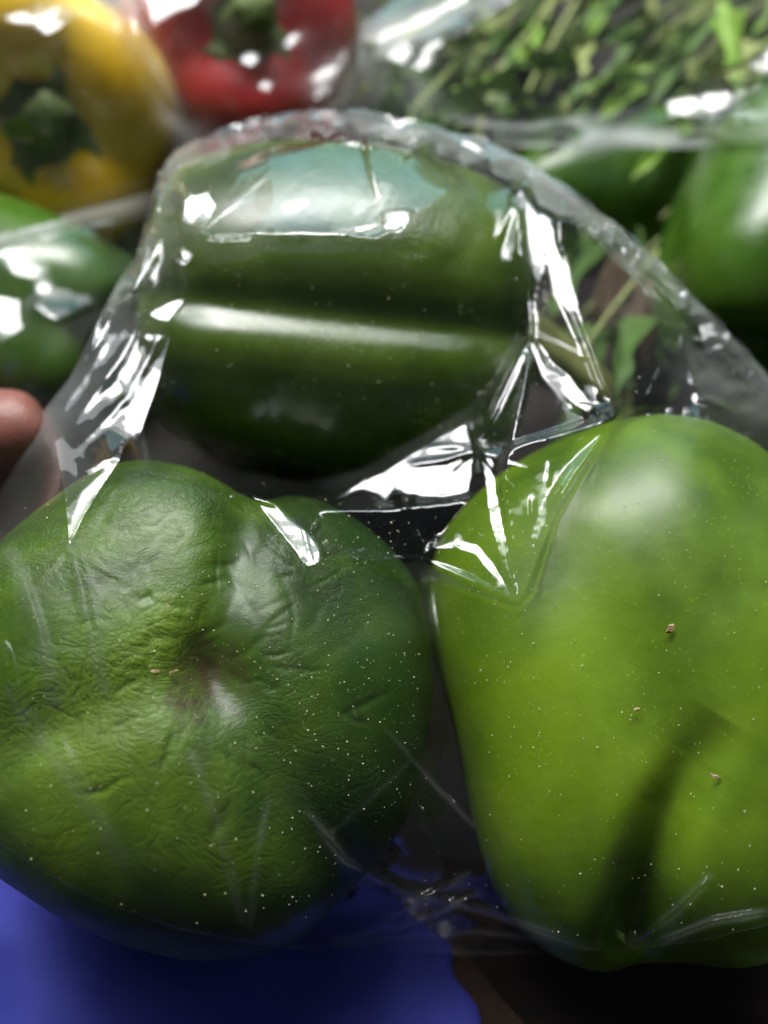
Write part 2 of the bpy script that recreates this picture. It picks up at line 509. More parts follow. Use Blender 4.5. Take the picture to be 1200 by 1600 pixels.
def facing_pepper(name, outline, centre, D, tilt, half, power, hollows, mat, label, group, seed, nth=380, ns=230, dents=0.03, back=0.9, stalk=None, fine=()):
    """a pepper seen from its blossom end: cross-section by its measured lobes, a blunt dome in front, shoulders and stem hollow behind"""
    c = at(centre[0], centre[1], D)
    ray = (c - EYE) / np.linalg.norm(c - EYE)
    z = Vector(ray)
    x = Vector(R_); x = (x - z * x.dot(z)).normalized(); y = z.cross(x)           # y points down the picture
    rot = Matrix.Rotation(tilt, 4, 'X')
    M = Matrix.Translation(Vector(c)) @ Matrix((x, y, z)).transposed().to_4x4() @ rot
    O = np.asarray(outline, float) - np.asarray(centre, float)
    ang = np.arctan2(O[:, 1], O[:, 0]); rad_ = np.hypot(O[:, 0], O[:, 1])
    th = np.linspace(0, 2 * math.pi, nth, endpoint=False)
    # radius of the outline in every direction (ray against polygon, then smoothed)
    Rt = np.zeros(nth)
    for i, t in enumerate(th):
        best = 0
        dx, dy = math.cos(t), math.sin(t)
        for p, q in zip(O, np.roll(O, -1, 0)):
            e = q - p; den = dx * e[1] - dy * e[0]
            if abs(den) < 1e-9: continue
            k = (p[0] * e[1] - p[1] * e[0]) / den; u = (p[0] * dy - p[1] * dx) / den
            if k > 0 and -1e-6 <= u <= 1 + 1e-6: best = max(best, k)
        Rt[i] = best
    ker = np.exp(-(np.arange(-9, 10) / 4.0) ** 2); ker /= ker.sum()
    Rt = np.convolve(np.r_[Rt[-9:], Rt, Rt[:9]], ker, 'valid')
    Rt = Rt * D / FPX * 0.955
    rmax = Rt.mean()
    # profile: front dome, then the stem shoulder with its hollow
    nf = int(ns * 0.72)
    a = np.linspace(0, math.pi / 2, nf)
    rf = np.sin(a) ** (2 / power); zf = -np.cos(a) ** (2 / power)
    bk = catmull([(1.0, 0.0), (0.985, 0.28), (0.90, 0.62), (0.72, 0.88), (0.5, 0.95), (0.28, 0.80), (0.12, 0.62), (0.0, 0.60)], ns - nf + 1)[1:]
    r = np.r_[rf, np.clip(bk[:, 0], 0, 1)]; zz = np.r_[zf * half, bk[:, 1] * half * back]
    ease = np.clip(r, 0, 1)[:, None] ** 1.0
    rr = r[:, None] * (Rt[None, :] * (0.35 + 0.65 * ease) + rmax * 0.65 * (1 - ease))
    P = np.stack([rr * np.cos(th), rr * np.sin(th), zz[:, None] + 0 * rr], -1).reshape(-1, 3)
    nz = SmoothNoise(seed, 60); nz2 = SmoothNoise(seed + 50, 150)
    rd = P / (np.linalg.norm(P, axis=1)[:, None] + 1e-9)
    P = P + rd * (nz(P) * dents * rmax * 0.5 + nz2(P) * dents * rmax * 0.14)[:, None]
    R3 = np.array(M.to_3x3()); tr = np.array(M.translation)
    PX, PY = project(P @ R3.T + tr)
    front = np.clip(-P[:, 2] / half * 4 + 0.6, 0, 1)
    push = np.zeros(len(P))
    for line, dep, wid, t0, t1 in hollows:          # grooves and hollows, tapering along their run
        d, par = seg_dist(line, PX, PY)
        push += (t0 + (t1 - t0) * par) * dep * np.exp(-(d / wid) ** 2)
    for line, dep, wid in fine:                      # shrivelled creases
        d, par = seg_dist(line, PX, PY)
        push += dep * np.exp(-(d / wid) ** 2) * np.sin(np.pi * np.clip(par, 0.03, 0.97))
    P[:, 2] += push * front
    V = P.reshape(ns, nth, 3); V[0] = V[0].mean(0); V[-1] = V[-1].mean(0)
    idx = np.arange(ns * nth).reshape(ns, nth)
    A, B = idx[:-1], idx[1:]
    Q = np.stack([A, B, np.roll(B, -1, 1), np.roll(A, -1, 1)], -1).reshape(-1, 4)
    root = empty(name, M); tag(root, label, 'bell pepper', group)
    fast_mesh('body', V.reshape(-1, 3), Q, mat, root)
    # stalk: a ribbed tapering tube with a scalloped calyx at its foot
    if stalk is None:
        z0 = V[-1, 0, 2]
        pts = [np.array((0, 0, z0 - 0.002)), np.array((0.001, 0, z0 + 0.008)), np.array((0.003, 0.001, z0 + 0.018)), np.array((0.006, 0.001, z0 + 0.025))]
        sr = 0.0045
    else:
        Mi = np.linalg.inv(R3)
        pts = [Mi @ (at(*q) - tr) for q in stalk[0]]; sr = stalk[1]
    C = catmull(pts, 22)
    vs, fs = [], []
    na = 22
    for i in range(22):
        tn = C[min(i + 1, 21)] - C[max(i - 1, 0)]; tn /= np.linalg.norm(tn)
        u = np.cross(tn, (0.3, 0.5, 0.8)); u /= np.linalg.norm(u); w = np.cross(tn, u)
        f = i / 21
        rs = sr * (1 + 0.7 * (1 - f) ** 4 + 0.35 * f ** 5)
        for j in range(na):
            t = 2 * math.pi * j / na
            vs.append(C[i] + rs * (1 + 0.08 * math.cos(5 * t)) * (math.cos(t) * u + math.sin(t) * w))
        if i == 0: u0, w0, t0_ = u, w, tn
    for i in range(21):
        for j in range(na):
            fs.append((i * na + j, i * na + (j + 1) % na, (i + 1) * na + (j + 1) % na, (i + 1) * na + j))
    fs.append(tuple(range(21 * na, 22 * na)))
    mesh_obj('stalk', vs, fs, M_stem2, root)
    vs, fs = [], []
    for i in range(7):
        f = i / 6
        for j in range(48):
            t = 2 * math.pi * j / 48
            rc = sr * (0.6 + 3.0 * f * (1 + 0.15 * f * math.cos(6 * t + seed)))
            vs.append(C[0] + rc * (math.cos(t) * u0 + math.sin(t) * w0) + t0_ * (0.004 + 0.0035 * f * f))
    for i in range(6):
        for j in range(48):
            fs.append((i * 48 + j, i * 48 + (j + 1) % 48, (i + 1) * 48 + (j + 1) % 48, (i + 1) * 48 + j))
    cal = mesh_obj('calyx', vs, fs, M_stem, root)
    so = cal.modifiers.new('thick', 'SOLIDIFY'); so.thickness = 0.0014
    return root, V.reshape(-1, 3) @ R3.T + tr, Q

GRP = 'green peppers wrapped together in the front bag'
OUT_A = [(45, 800), (95, 750), (150, 714), (205, 702), (265, 709), (320, 732), (372, 756), (402, 764), (440, 756), (495, 766), (560, 800), (620, 850), (665, 910), (690, 1000), (692, 1090),
         (676, 1190), (640, 1280), (590, 1350), (530, 1404), (460, 1444), (400, 1458), (320, 1455), (220, 1432), (130, 1392), (50, 1342), (-20, 1280), (-52, 1180), (-58, 1050), (-40, 930), (0, 852)]
OUT_B = [(1050, 634), (960, 650), (870, 682), (790, 722), (738, 762), (692, 812), (668, 870), (662, 940), (669, 1010), (686, 1090), (705, 1170), (723, 1250), (741, 1320), (764, 1385), (805, 1435), (865, 1468),
         (930, 1482), (985, 1470), (1030, 1452), (1085, 1458), (1140, 1445), (1205, 1405), (1270, 1330), (1312, 1200), (1322, 1050), (1310, 900), (1270, 770), (1200, 684), (1130, 648)]
OUT_C = [(243, 600), (248, 540), (268, 482), (282, 440), (292, 395), (312, 345), (356, 286), (425, 246), (515, 226), (600, 228), (680, 248), (752, 284), (804, 336), (826, 400), (832, 470), (806, 560),
         (764, 632), (700, 690), (600, 735), (500, 755), (420, 756), (350, 736), (300, 702), (262, 652)]
rw = np.random.default_rng(12)
FINE_A = []
for _ in range(120):
    # creases gather toward the shrunken hollow and over the upper shoulder
    if rw.uniform() < 0.45:
        t = rw.uniform(0, 6.283); q = rw.uniform(50, 210); x0_, y0_ = 330 + q * math.cos(t), 1050 + q * math.sin(t); dr = t + rw.normal(0, 0.5)
    else:
        x0_, y0_ = rw.normal(270, 120), rw.normal(880, 90); dr = rw.normal(2.6, 0.7)
    L_ = rw.uniform(30, 110); bend = rw.normal(0, 0.35)
    p1 = (x0_ + L_ * 0.5 * math.cos(dr), y0_ + L_ * 0.5 * math.sin(dr)); p2 = (p1[0] + L_ * 0.5 * math.cos(dr + bend), p1[1] + L_ * 0.5 * math.sin(dr + bend))
    FINE_A.append(([(x0_, y0_), p1, p2], rw.uniform(0.00008, 0.00030), rw.uniform(3.5, 8)))
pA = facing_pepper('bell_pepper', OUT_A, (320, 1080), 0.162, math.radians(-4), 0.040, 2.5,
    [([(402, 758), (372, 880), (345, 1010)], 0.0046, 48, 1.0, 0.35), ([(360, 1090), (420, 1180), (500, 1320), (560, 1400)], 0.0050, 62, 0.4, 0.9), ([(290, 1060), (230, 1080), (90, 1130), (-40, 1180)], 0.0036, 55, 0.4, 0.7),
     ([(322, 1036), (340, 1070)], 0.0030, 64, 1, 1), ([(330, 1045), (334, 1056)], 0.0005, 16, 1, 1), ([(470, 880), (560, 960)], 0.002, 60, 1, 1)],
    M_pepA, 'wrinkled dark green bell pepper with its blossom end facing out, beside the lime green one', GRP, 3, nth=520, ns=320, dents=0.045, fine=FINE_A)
pB = facing_pepper('bell_pepper', OUT_B, (985, 1055), 0.170, math.radians(-3), 0.040, 2.5,
    [([(1128, 1120), (1085, 1185), (1045, 1270), (1012, 1370), (990, 1480)], 0.0088, 42, 0.0, 1.4), ([(900, 900), (960, 1000), (1040, 1130)], 0.0016, 90, 1, 1), ([(1180, 700), (1160, 900)], 0.002, 70, 1, 0.4)],
    M_pepB, 'bright lime green bell pepper with smooth skin, under the star-shaped film creases', GRP, 12, dents=0.035)
PROFILE_C = [(0.0, -0.86), (0.14, -0.90), (0.34, -0.99), (0.58, -0.97), (0.80, -0.84), (0.94, -0.50), (1.0, 0.0),
             (0.99, 0.40), (0.90, 0.78), (0.70, 0.98), (0.40, 0.95), (0.15, 0.76), (0.0, 0.72)]
pC = pepper('bell_pepper', at(530, 496, 0.208), cdir(0.99, -0.09, 0.06), 0.07, 0.0468, 0.0485, 4, M_pepC,
            'olive green bell pepper lying on its side, groove along it, behind two others', GRP,
            0.21, 21, PROFILE_C, lobe_amp=(1.0, 0.90, 1.05, 1.0), tip=0.05, dents=0.05, stem_len=0.046, stem_bend=(-0.25, -0.35), stem_mat=M_stem2, mid=0.05, sharp=0.015, nth=360, ns=170,
            around=(136.0, [(180, .93), (120, .905), (90, .90), (70, .895), (50, .90), (32, .915), (20, .922), (10, .918), (4, .902), (0, .882), (-3, .875), (-6, .895), (-10, .962), (-14, 1.002), (-20, 1.025), (-32, 1.035), (-50, 1.03), (-75, 1.0), (-105, .95), (-145, .95)]))

# ------------------------------------------------------------------ clear plastic film
def to_cam(P):
    d = np.asarray(P, float) - EYE
    return np.stack([d @ R_, d @ U_, d @ F_], -1)

def inside(poly, X, Y):
    poly = np.asarray(poly, float); res = np.zeros(X.shape, bool)
    for (x1, y1), (x2, y2) in zip(poly, np.roll(poly, -1, 0)):
        if y1 == y2: continue
        c = ((y1 > Y) != (y2 > Y)) & (X < (x2 - x1) * (Y - y1) / (y2 - y1) + x1)
        res ^= c
    return res

def dist_poly(line, X, Y, closed=False, vals=None):
    """distance to a polyline, nearest point on it and a value interpolated along it"""
    L = np.asarray(line, float)
    n = len(L) if closed else len(L) - 1
    best = np.full(X.shape, 1e9); bx = np.zeros(X.shape); by = np.zeros(X.shape); bv = np.zeros(X.shape)
    for i in range(n):
        a = L[i]; b = L[(i + 1) % len(L)]
        d = b - a; q = d @ d + 1e-12
        t = np.clip(((X - a[0]) * d[0] + (Y - a[1]) * d[1]) / q, 0, 1)
        px = a[0] + t * d[0]; py = a[1] + t * d[1]
        dd = np.hypot(X - px, Y - py); m = dd < best
        best = np.where(m, dd, best); bx = np.where(m, px, bx); by = np.where(m, py, by)
        if vals is not None:
            v = vals[i] + t * (vals[(i + 1) % len(L)] - vals[i]); bv = np.where(m, v, bv)
    return best, bx, by, bv

def cast(bvh, X, Y, where=None):
    """first and last hit depths of the camera rays through the pixels"""
    near = np.full(X.shape, np.nan); far = np.full(X.shape, np.nan)
    eye = Vector(EYE)
    A = at(X, Y, np.ones(X.shape)) - EYE
    for i in (np.ndindex(X.shape) if where is None else map(tuple, np.argwhere(where))):
        d = A[i]; ln = math.sqrt(d @ d); v = Vector(d) / ln
        h = bvh.ray_cast(eye, v)
        if h[0] is None: continue
        near[i] = h[3] / ln
        e = eye + v * 0.9
        h2 = bvh.ray_cast(e, -v)
        if h2[0] is not None: far[i] = (0.9 - h2[3]) / ln
    return near, far

def upsample(a, shape):
    ny, nx = shape
    yi = np.linspace(0, a.shape[0] - 1, ny); xi = np.linspace(0, a.shape[1] - 1, nx)
    y0 = np.clip(yi.astype(int), 0, a.shape[0] - 2); x0 = np.clip(xi.astype(int), 0, a.shape[1] - 2)
    fy = (yi - y0)[:, None]; fx = (xi - x0)[None, :]
    return (a[y0][:, x0] * (1 - fy) * (1 - fx) + a[y0 + 1][:, x0] * fy * (1 - fx) +
            a[y0][:, x0 + 1] * (1 - fy) * fx + a[y0 + 1][:, x0 + 1] * fy * fx)

def relax(w, free, lo, hi, gx, gy, wt, its, omega=1.75):
    """tight membrane: min sum wt |grad w - g|^2 with lo <= w <= hi (red-black over-relaxation)"""
    wr = np.minimum(0.5 * (wt[:, 1:] + wt[:, :-1]), 60 * np.minimum(wt[:, 1:], wt[:, :-1])); wd = np.minimum(0.5 * (wt[1:] + wt[:-1]), 60 * np.minimum(wt[1:], wt[:-1]))
    gr = 0.5 * (gx[:, 1:] + gx[:, :-1]); gd = 0.5 * (gy[1:] + gy[:-1])
    den = np.full_like(w, 1e-9); src = np.zeros_like(w)
    den[:, :-1] += wr; den[:, 1:] += wr; den[:-1] += wd; den[1:] += wd
    src[:, :-1] -= wr * gr; src[:, 1:] += wr * gr; src[:-1] -= wd * gd; src[1:] += wd * gd
    ii, jj = np.indices(w.shape)
    masks = [free & ((ii + jj) % 2 == k) for k in (0, 1)]
    for _ in range(its):
        for m in masks:
            s = src.copy()
            s[:, :-1] += wr * w[:, 1:]; s[:, 1:] += wr * w[:, :-1]
            s[:-1] += wd * w[1:]; s[1:] += wd * w[:-1]
            nw = w + omega * (s / den - w)
            np.clip(nw, lo, hi, out=nw)
            w = np.where(m, nw, w)
    return w

def tri(x):
    return np.abs((x % 1.0) - 0.5) * 2

class Crumple:
    """sharp-edged random folds, in metres of relief per unit amplitude"""
    def __init__(self, seed, n=7, lam=(45, 150)):
        r = np.random.default_rng(seed)
        self.p = [(r.uniform(0, 6.28), r.uniform(*lam), r.uniform(0, 9), r.uniform(0.3, 1.0), r.uniform(90, 260), r.uniform(0, 6.28)) for _ in range(n)]
    def __call__(self, X, Y):
        h = 0
        for a, lam, ph, am, wl, wp in self.p:
            u = X * math.cos(a) + Y * math.sin(a); v = -X * math.sin(a) + Y * math.cos(a)
            u = u + 0.35 * lam * np.sin(v / wl * 6.28 + wp) + 0.2 * lam * np.sin(v / wl * 2.3 + u / wl)
            h = h + am * lam / 100 * (tri(u / lam + ph) - 0.5)
        return h / len(self.p)

def film(name, outline, depth, bvh, mat, parent, step=3.0, brights=(), ridges=(), crumple=0.0, crumple_at=(), seed=1,
         gap=0.0004, back=False, base=None, lam=(45, 150), min_loose=0.0, its=240,
         milk=0.009, rim_milk=None, rough=0.095, contact_rough=0.11, wave=0.000014, stick=(), pins=(), rough_at=(), crinkle=(), free_edge=None, smooth_at=()):
    outline = np.asarray(outline, float); depth = np.asarray(depth, float)
    x0, y0 = outline.min(0) - 4 * step; x1, y1 = outline.max(0) + 4 * step
    nx = int((x1 - x0) / step) + 1; ny = int((y1 - y0) / step) + 1
    X, Y = np.meshgrid(x0 + np.arange(nx) * step, y0 + np.arange(ny) * step)
    dist, bx, by, bD = dist_poly(outline, X, Y, True, depth)
    ins = inside(outline, X, Y)
    # obstacles
    if bvh is not None:
        near, far = cast(bvh, X, Y, ins)
        lo = np.where(np.isnan(near), 0.5, 1 / (np.nan_to_num(near, nan=1.0) - gap))
        hi_b = np.where(np.isnan(far), 99.0, 1 / (np.nan_to_num(far, nan=1.0) + gap))
        tw = 1 / table_depth(X, Y, 0.0012)
    else:
        lo = np.full(X.shape, 0.5); hi_b = np.full(X.shape, 99.0); tw = np.full(X.shape, 0.5)
    lo = np.maximum(lo, tw)
    if base is not None:
        lo = np.maximum(lo, base(X, Y))
    hi = np.full(X.shape, 30.0)
    for poly in stick:                      # where the film clings to the skin
        hi = np.where(inside(poly, X, Y) & (lo > tw * 1.02), lo * 1.0015, hi)
    for line in pins:                       # taut creases that stand off the skin
        P_ = np.asarray(line, float)
        d, _, _, v = dist_poly(P_[:, :2], X, Y, False, 1 / P_[:, 2])
        on = d < step * 0.75
        lo = np.where(on, np.maximum(lo, v), lo); hi = np.where(on, np.maximum(hi, lo), hi)
    wb = 1 / bD
    Z = np.zeros_like(X); one = np.ones_like(X)
    if free_edge is not None:
        one = np.where(ins, 1.0, 1e-7); hi = np.minimum(hi, lo * free_edge)
    def solve(lo, hi, gx, gy, wt, start=None):
        w = wb.copy() if start is None else start.copy()
        if start is None:
            for k in (8, 4, 2):
                sl = (slice(None, None, k), slice(None, None, k))
                wk = w[sl] if k == 8 else upsample(w_c, w[sl].shape)
                wk = np.where(ins[sl], np.clip(wk, lo[sl], hi[sl]), wb[sl])
                w_c = relax(wk, ins[sl], lo[sl], hi[sl], gx[sl] * k, gy[sl] * k, wt[sl], 160)
            w = np.where(ins, np.clip(upsample(w_c, w.shape), lo, hi), wb)
        return relax(w, ins, lo, hi, gx, gy, wt, its)
    w = solve(lo, hi, Z, Z, one)
    # slanted facets: each leans the way a fold there leans, so that it mirrors the window
    if brights:
        gx = Z.copy(); gy = Z.copy(); wt = one.copy()
        for br in brights:
            poly, aim, wgt = br[0], br[1], br[2] * 2.5
            m = inside(poly, X, Y) & ins
            if not m.any(): continue
            Xc = to_cam(at(X[m].mean(), Y[m].mean(), 1 / w[m].mean()))
            L = to_cam(aim) - Xc; L /= np.linalg.norm(L); E = -Xc / np.linalg.norm(Xc)
            n = L + E; n /= np.linalg.norm(n)
            c = n @ Xc
            gx[m] = n[0] / c * step / FPX; gy[m] = -n[1] / c * step / FPX; wt[m] = wgt
        w = solve(lo, hi, gx, gy, wt)
    D = 1 / w
    loose = np.clip((w - lo) / w * D / 0.004, min_loose, 1)
    edge = np.clip(dist / 40, 0, 1)
    cr = Crumple(seed, lam=lam)
    amp = crumple * loose
    for (cx, cy, rx, ry, a) in crumple_at:
        amp = amp + a * np.exp(-((X - cx) / rx) ** 2 - ((Y - cy) / ry) ** 2)
    calm = one.copy()
    for br in brights:
        calm = np.where(inside(br[0], X, Y), 0.5, calm)
    D = D - cr(X, Y) * amp * edge * calm
    if crinkle:
        ck = Crumple(seed + 21, 9, (16, 48))(X, Y)
        for line, a_, wd_ in crinkle:
            d, _, _, _ = dist_poly(line, X, Y)
            D = D - ck * a_ * np.exp(-(d / wd_) ** 2) * np.clip(dist / 10, 0, 1)
    for line, h, wdt in ridges:
        d, _, _, tt = dist_poly(line, X, Y, False, np.linspace(0, 1, len(line)))
        D = D - h * np.maximum(0, 1 - d / wdt) ** 1.3 * np.clip(np.minimum(tt, 1 - tt) * 6 + 0.15, 0, 1)
    if free_edge is not None:
        Dk = np.where(ins, D, np.nan)
        for _ in range(9):
            nb = np.stack([np.roll(Dk, 1, 0), np.roll(Dk, -1, 0), np.roll(Dk, 1, 1), np.roll(Dk, -1, 1)])
            cnt = (~np.isnan(nb)).sum(0)
            av = np.nansum(nb, 0) / np.maximum(cnt, 1)
            Dk = np.where(np.isnan(Dk) & (cnt > 0), av, Dk)
        Dk = np.where(np.isnan(Dk), bD, Dk)
        for _ in range(6):
            Dk = (2 * Dk + np.roll(Dk, 1, 0) + np.roll(Dk, -1, 0) + np.roll(Dk, 1, 1) + np.roll(Dk, -1, 1)) / 6
        near_ = dist < 3 * step
        D = np.where(near_, Dk, D)
        bD = Dk; wb = 1 / bD
    P3 = np.stack([X, Y, 0 * X], -1)
    fine = SmoothNoise(seed + 3, 0.28)(P3) + 0.5 * SmoothNoise(seed + 4, 0.6)(P3)
    D = D - wave * fine * (0.4 + 0.6 * loose)
    cloud = 0.5 + 0.5 * np.clip(SmoothNoise(seed + 5, 0.02)(P3) * 0.7 + SmoothNoise(seed + 6, 0.07)(P3) * 0.5, -1, 1)
    a_rough = rough + (contact_rough - rough) * (1 - np.clip((w - lo) / w * D / 0.0012, 0, 1)) * (0.6 + 0.8 * cloud)
    for poly, ad in rough_at:
        a_rough = a_rough + np.where(inside(poly, X, Y), ad * a_rough / contact_rough, 0)
    a_cling = 1 - np.clip((w - lo) / w * D / 0.0012, 0, 1)
    a_milk = milk * (0.3 + 1.4 * cloud)
    if rim_milk is not None:
        for line, m_, wd_ in rim_milk:
            d, _, _, _ = dist_poly(line, X, Y)
            a_milk = a_milk + m_ * np.exp(-(d / wd_) ** 2) * (0.5 + cloud)
    w = np.where(ins, np.maximum(1 / D, lo), wb)
    sm = w.copy()
    sm[1:-1, 1:-1] = (4 * w[1:-1, 1:-1] + w[:-2, 1:-1] + w[2:, 1:-1] + w[1:-1, :-2] + w[1:-1, 2:]) / 8
    w = np.where(ins, sm, wb)
    for poly in smooth_at:
        m = inside(poly, X, Y)
        for _ in range(25):
            sm = w.copy()
            sm[1:-1, 1:-1] = (2 * w[1:-1, 1:-1] + w[:-2, 1:-1] + w[2:, 1:-1] + w[1:-1, :-2] + w[1:-1, 2:]) / 6
            w = np.where(m & ins, np.maximum(sm, w * 0.999), w)
    # faces
    cen = inside(outline, X[:-1, :-1] + step / 2, Y[:-1, :-1] + step / 2)
    keep = np.zeros(X.shape, int)
    for sl in ((slice(0, -1), slice(0, -1)), (slice(1, None), slice(0, -1)), (slice(0, -1), slice(1, None)), (slice(1, None), slice(1, None))):
        keep[sl] += cen
    border = (keep > 0) & (keep < 4)
    PX = np.where(border, bx, X); PY = np.where(border, by, Y)
    Dn = np.where(border, bD, 1 / w)
    idx = np.arange(X.size).reshape(X.shape)
    Q = np.stack([idx[:-1, :-1][cen], idx[1:, :-1][cen], idx[1:, 1:][cen], idx[:-1, 1:][cen]], -1)
    def emit(nm, Dm, flip=False):
        V = at(PX, PY, Dm).reshape(-1, 3)
        u, inv = np.unique(Q, return_inverse=True)
        q = inv.reshape(Q.shape)
        ob = fast_mesh(nm, V[u], q[:, ::-1] if flip else q, mat, parent)
        for an, arr in (('rough', a_rough), ('milk', a_milk), ('cling', a_cling)):
            at_ = ob.data.attributes.new(an, 'FLOAT', 'POINT')
            at_.data.foreach_set('value', arr.reshape(-1)[u].astype(np.float32))
        return ob
    o = emit(name, Dn)
    if back:
        lo2 = tw; hi2 = np.maximum(np.minimum(hi_b, 30), lo2 + 1e-4)
        w2 = solve(lo2, hi2, Z, Z, one)
        D2 = 1 / w2 + Crumple(seed + 9, lam=lam)(X, Y) * crumple * 0.8 * edge
        emit('back_film', np.where(border, bD, np.minimum(D2, 1 / tw)), True)
    return o, X, Y, w, ins

def joined_bvh(items):
    V = []; Fc = []; off = 0
    for _, v, q in items:
        V.append(v); Fc.append(q + off); off += len(v)
    V = np.vstack(V); Fc = np.vstack(Fc)
    return BVHTree.FromPolygons([tuple(v) for v in V], [tuple(int(i) for i in f) for f in Fc])

W = WINDOW
SB = SKYBLUE
DK = np.array([0.05, -0.4, 0.5])
DL = WINDOW + np.array([-1.3, -0.1, 0]); DR = WINDOW + np.array([1.3, -0.1, 0])
bag = empty('plastic_bag', Matrix.Translation((0.0, 0.09, 0.0)))
tag(bag, 'clear plastic bag stretched and creased over the three green peppers in front', 'plastic bag')
bag_inv = bag.matrix_world.inverted()

OUT = [(20, 705), (70, 640), (110, 590), (170, 470), (215, 400), (240, 300), (262, 250), (330, 215), (400, 190), (470, 177), (560, 179), (660, 198),
       (760, 224), (830, 258), (900, 308), (980, 372), (1060, 442), (1130, 518), (1200, 588), (1270, 665), (1300, 760), (1310, 1000), (1310, 1250), (1290, 1420),
       (1200, 1450), (1100, 1474), (980, 1490), (860, 1490), (740, 1492), (560, 1488), (400, 1480), (280, 1457), (150, 1412), (60, 1362),
       (-20, 1312), (-60, 1200), (-66, 1050), (-60, 900), (-20, 800), (0, 760)]
OD = [0.178, 0.180, 0.184, 0.190, 0.200, 0.212, 0.220, 0.224, 0.225, 0.225, 0.225, 0.223,
      0.219, 0.212, 0.205, 0.198, 0.191, 0.185, 0.180, 0.176, 0.172, 0.17, 0.168, 0.175]
for (x, y) in OUT[24:35]:
    OD.append(float(table_depth(x, y, 0.003)))
OD += [0.172, 0.172, 0.174, 0.176, 0.178]

def roughen(P, D, seed, i0, i1, amp):
    """an outline with small irregular gathers between two of its corners"""
    r = np.random.default_rng(seed); Q, E = [], []
    n = len(P)
    for i in range(n):
        a, b = np.array(P[i], float), np.array(P[(i + 1) % n], float)
        Q.append(tuple(a)); E.append(D[i])
        if i0 <= i < i1:
            L = np.linalg.norm(b - a); k = max(int(L / 34), 1)
            nn = np.array([-(b - a)[1], (b - a)[0]]) / L
            for j in range(1, k):
                f = j / k
                Q.append(tuple(a + (b - a) * f + nn * r.normal() * amp)); E.append(D[i] + (D[(i + 1) % n] - D[i]) * f + r.normal() * 0.0012)
    return Q, E
OUT, OD = roughen(OUT, OD, 5, 3, 19, 5.0)
BR = [
 # the broad white facet bridging the gap between the three peppers
 ([(520, 785), (560, 752), (600, 735), (640, 708), (690, 678), (736, 658), (741, 700), (733, 768), (690, 776), (640, 772), (612, 760), (604, 786), (590, 770), (565, 762)], W, 25),
 # short white fold on the wrinkled pepper
 ([(378, 772), (400, 774), (432, 790), (462, 818), (483, 832), (499, 855), (499, 880), (482, 892), (466, 874), (458, 850), (430, 812), (402, 786)], W, 40),
 # star of creases over the lime pepper
 ([(664, 872), (690, 880), (730, 893), (770, 912), (806, 940), (770, 930), (720, 905), (680, 888)], W, 40),
 ([(672, 860), (720, 844), (745, 848), (770, 876), (806, 938), (776, 915), (745, 868), (715, 858)], W, 30),
 ([(750, 712), (772, 724), (778, 780), (792, 850), (810, 936), (790, 896), (768, 820), (762, 770)], W, 40),
 ([(962, 650), (955, 668), (900, 740), (858, 808), (820, 915), (812, 938), (826, 880), (845, 800), (890, 732), (930, 685)], W, 40),
 ([(792, 700), (812, 728), (832, 760), (832, 778), (815, 752)], W, 30),
 # tall tent of film standing between the peppers
 ([(810, 286), (822, 306), (840, 340), (858, 378), (852, 412), (838, 460), (828, 520), (826, 425), (816, 330)], W, 40),
 ([(846, 330), (862, 345), (868, 385), (903, 475), (946, 590), (958, 628), (944, 618), (905, 520), (880, 470), (856, 410)], W, 40),
 ([(827, 522), (838, 545), (848, 572), (884, 590), (932, 652), (900, 632), (862, 606), (838, 585)], W, 40),
 ([(856, 530), (872, 532), (882, 548), (876, 566), (862, 556)], W, 40),
 ([(808, 470), (826, 448), (824, 480)], W, 30), ([(778, 493), (800, 496), (818, 514), (800, 510)], W, 30),
 ([(750, 706), (790, 698), (786, 710), (752, 718)], W, 30),
 # glints over the olive pepper
 ([(230, 330), (262, 345), (290, 310), (325, 298), (338, 318), (320, 345), (310, 372), (296, 400), (290, 420), (262, 402), (232, 440), (206, 462), (222, 410)], W, 25),
 ([(310, 368), (360, 362), (402, 368), (392, 382), (352, 382), (312, 376)], W, 40),
 ([(352, 352), (378, 348), (402, 358), (380, 362)], W, 30),
 ([(600, 330), (640, 330), (640, 350), (622, 372), (604, 352)], W, 30),
 ([(350, 878), (362, 881), (356, 884)], W, 40), ([(324, 958), (336, 944), (332, 960)], W, 40),
 # bluish facets over the top of the olive pepper
 ([(305, 340), (345, 288), (425, 250), (430, 366), (345, 362), (312, 356)], SB + np.array([-0.6, 0, 0.25]), 10),
 ([(425, 250), (510, 226), (560, 222), (596, 350), (540, 362), (430, 366)], SB, 14),
 ([(575, 226), (650, 246), (705, 290), (690, 330), (645, 326), (600, 326), (590, 330)], SB + np.array([0.9, 0, -0.3]), 10),
 # facets that lean away from the window
 ([(850, 425), (872, 472), (898, 525), (936, 612), (925, 640), (886, 588), (852, 560), (834, 528), (842, 465)], DL, 14),
 ([(770, 430), (806, 320), (816, 430), (816, 520), (790, 560)], DL, 10),
 ([(750, 690), (770, 620), (822, 535), (806, 620), (788, 692)], DL, 12), ([(832, 545), (846, 590), (900, 642), (915, 654), (800, 690), (814, 620)], DR, 12),
 ([(796, 702), (930, 660), (950, 656), (885, 730), (842, 800), (822, 890), (812, 920), (802, 860), (788, 770)], DK, 12),
 ([(872, 345), (905, 350), (1000, 450), (1040, 560), (1000, 632), (968, 634), (952, 590), (910, 472), (876, 385)], DR, 14),
 ([(655, 1010), (690, 1000), (730, 1180), (790, 1330), (700, 1270), (660, 1120)], DK, 6),
 ([(500, 800), (600, 800), (730, 785), (660, 860), (510, 850)], DK, 6),
]
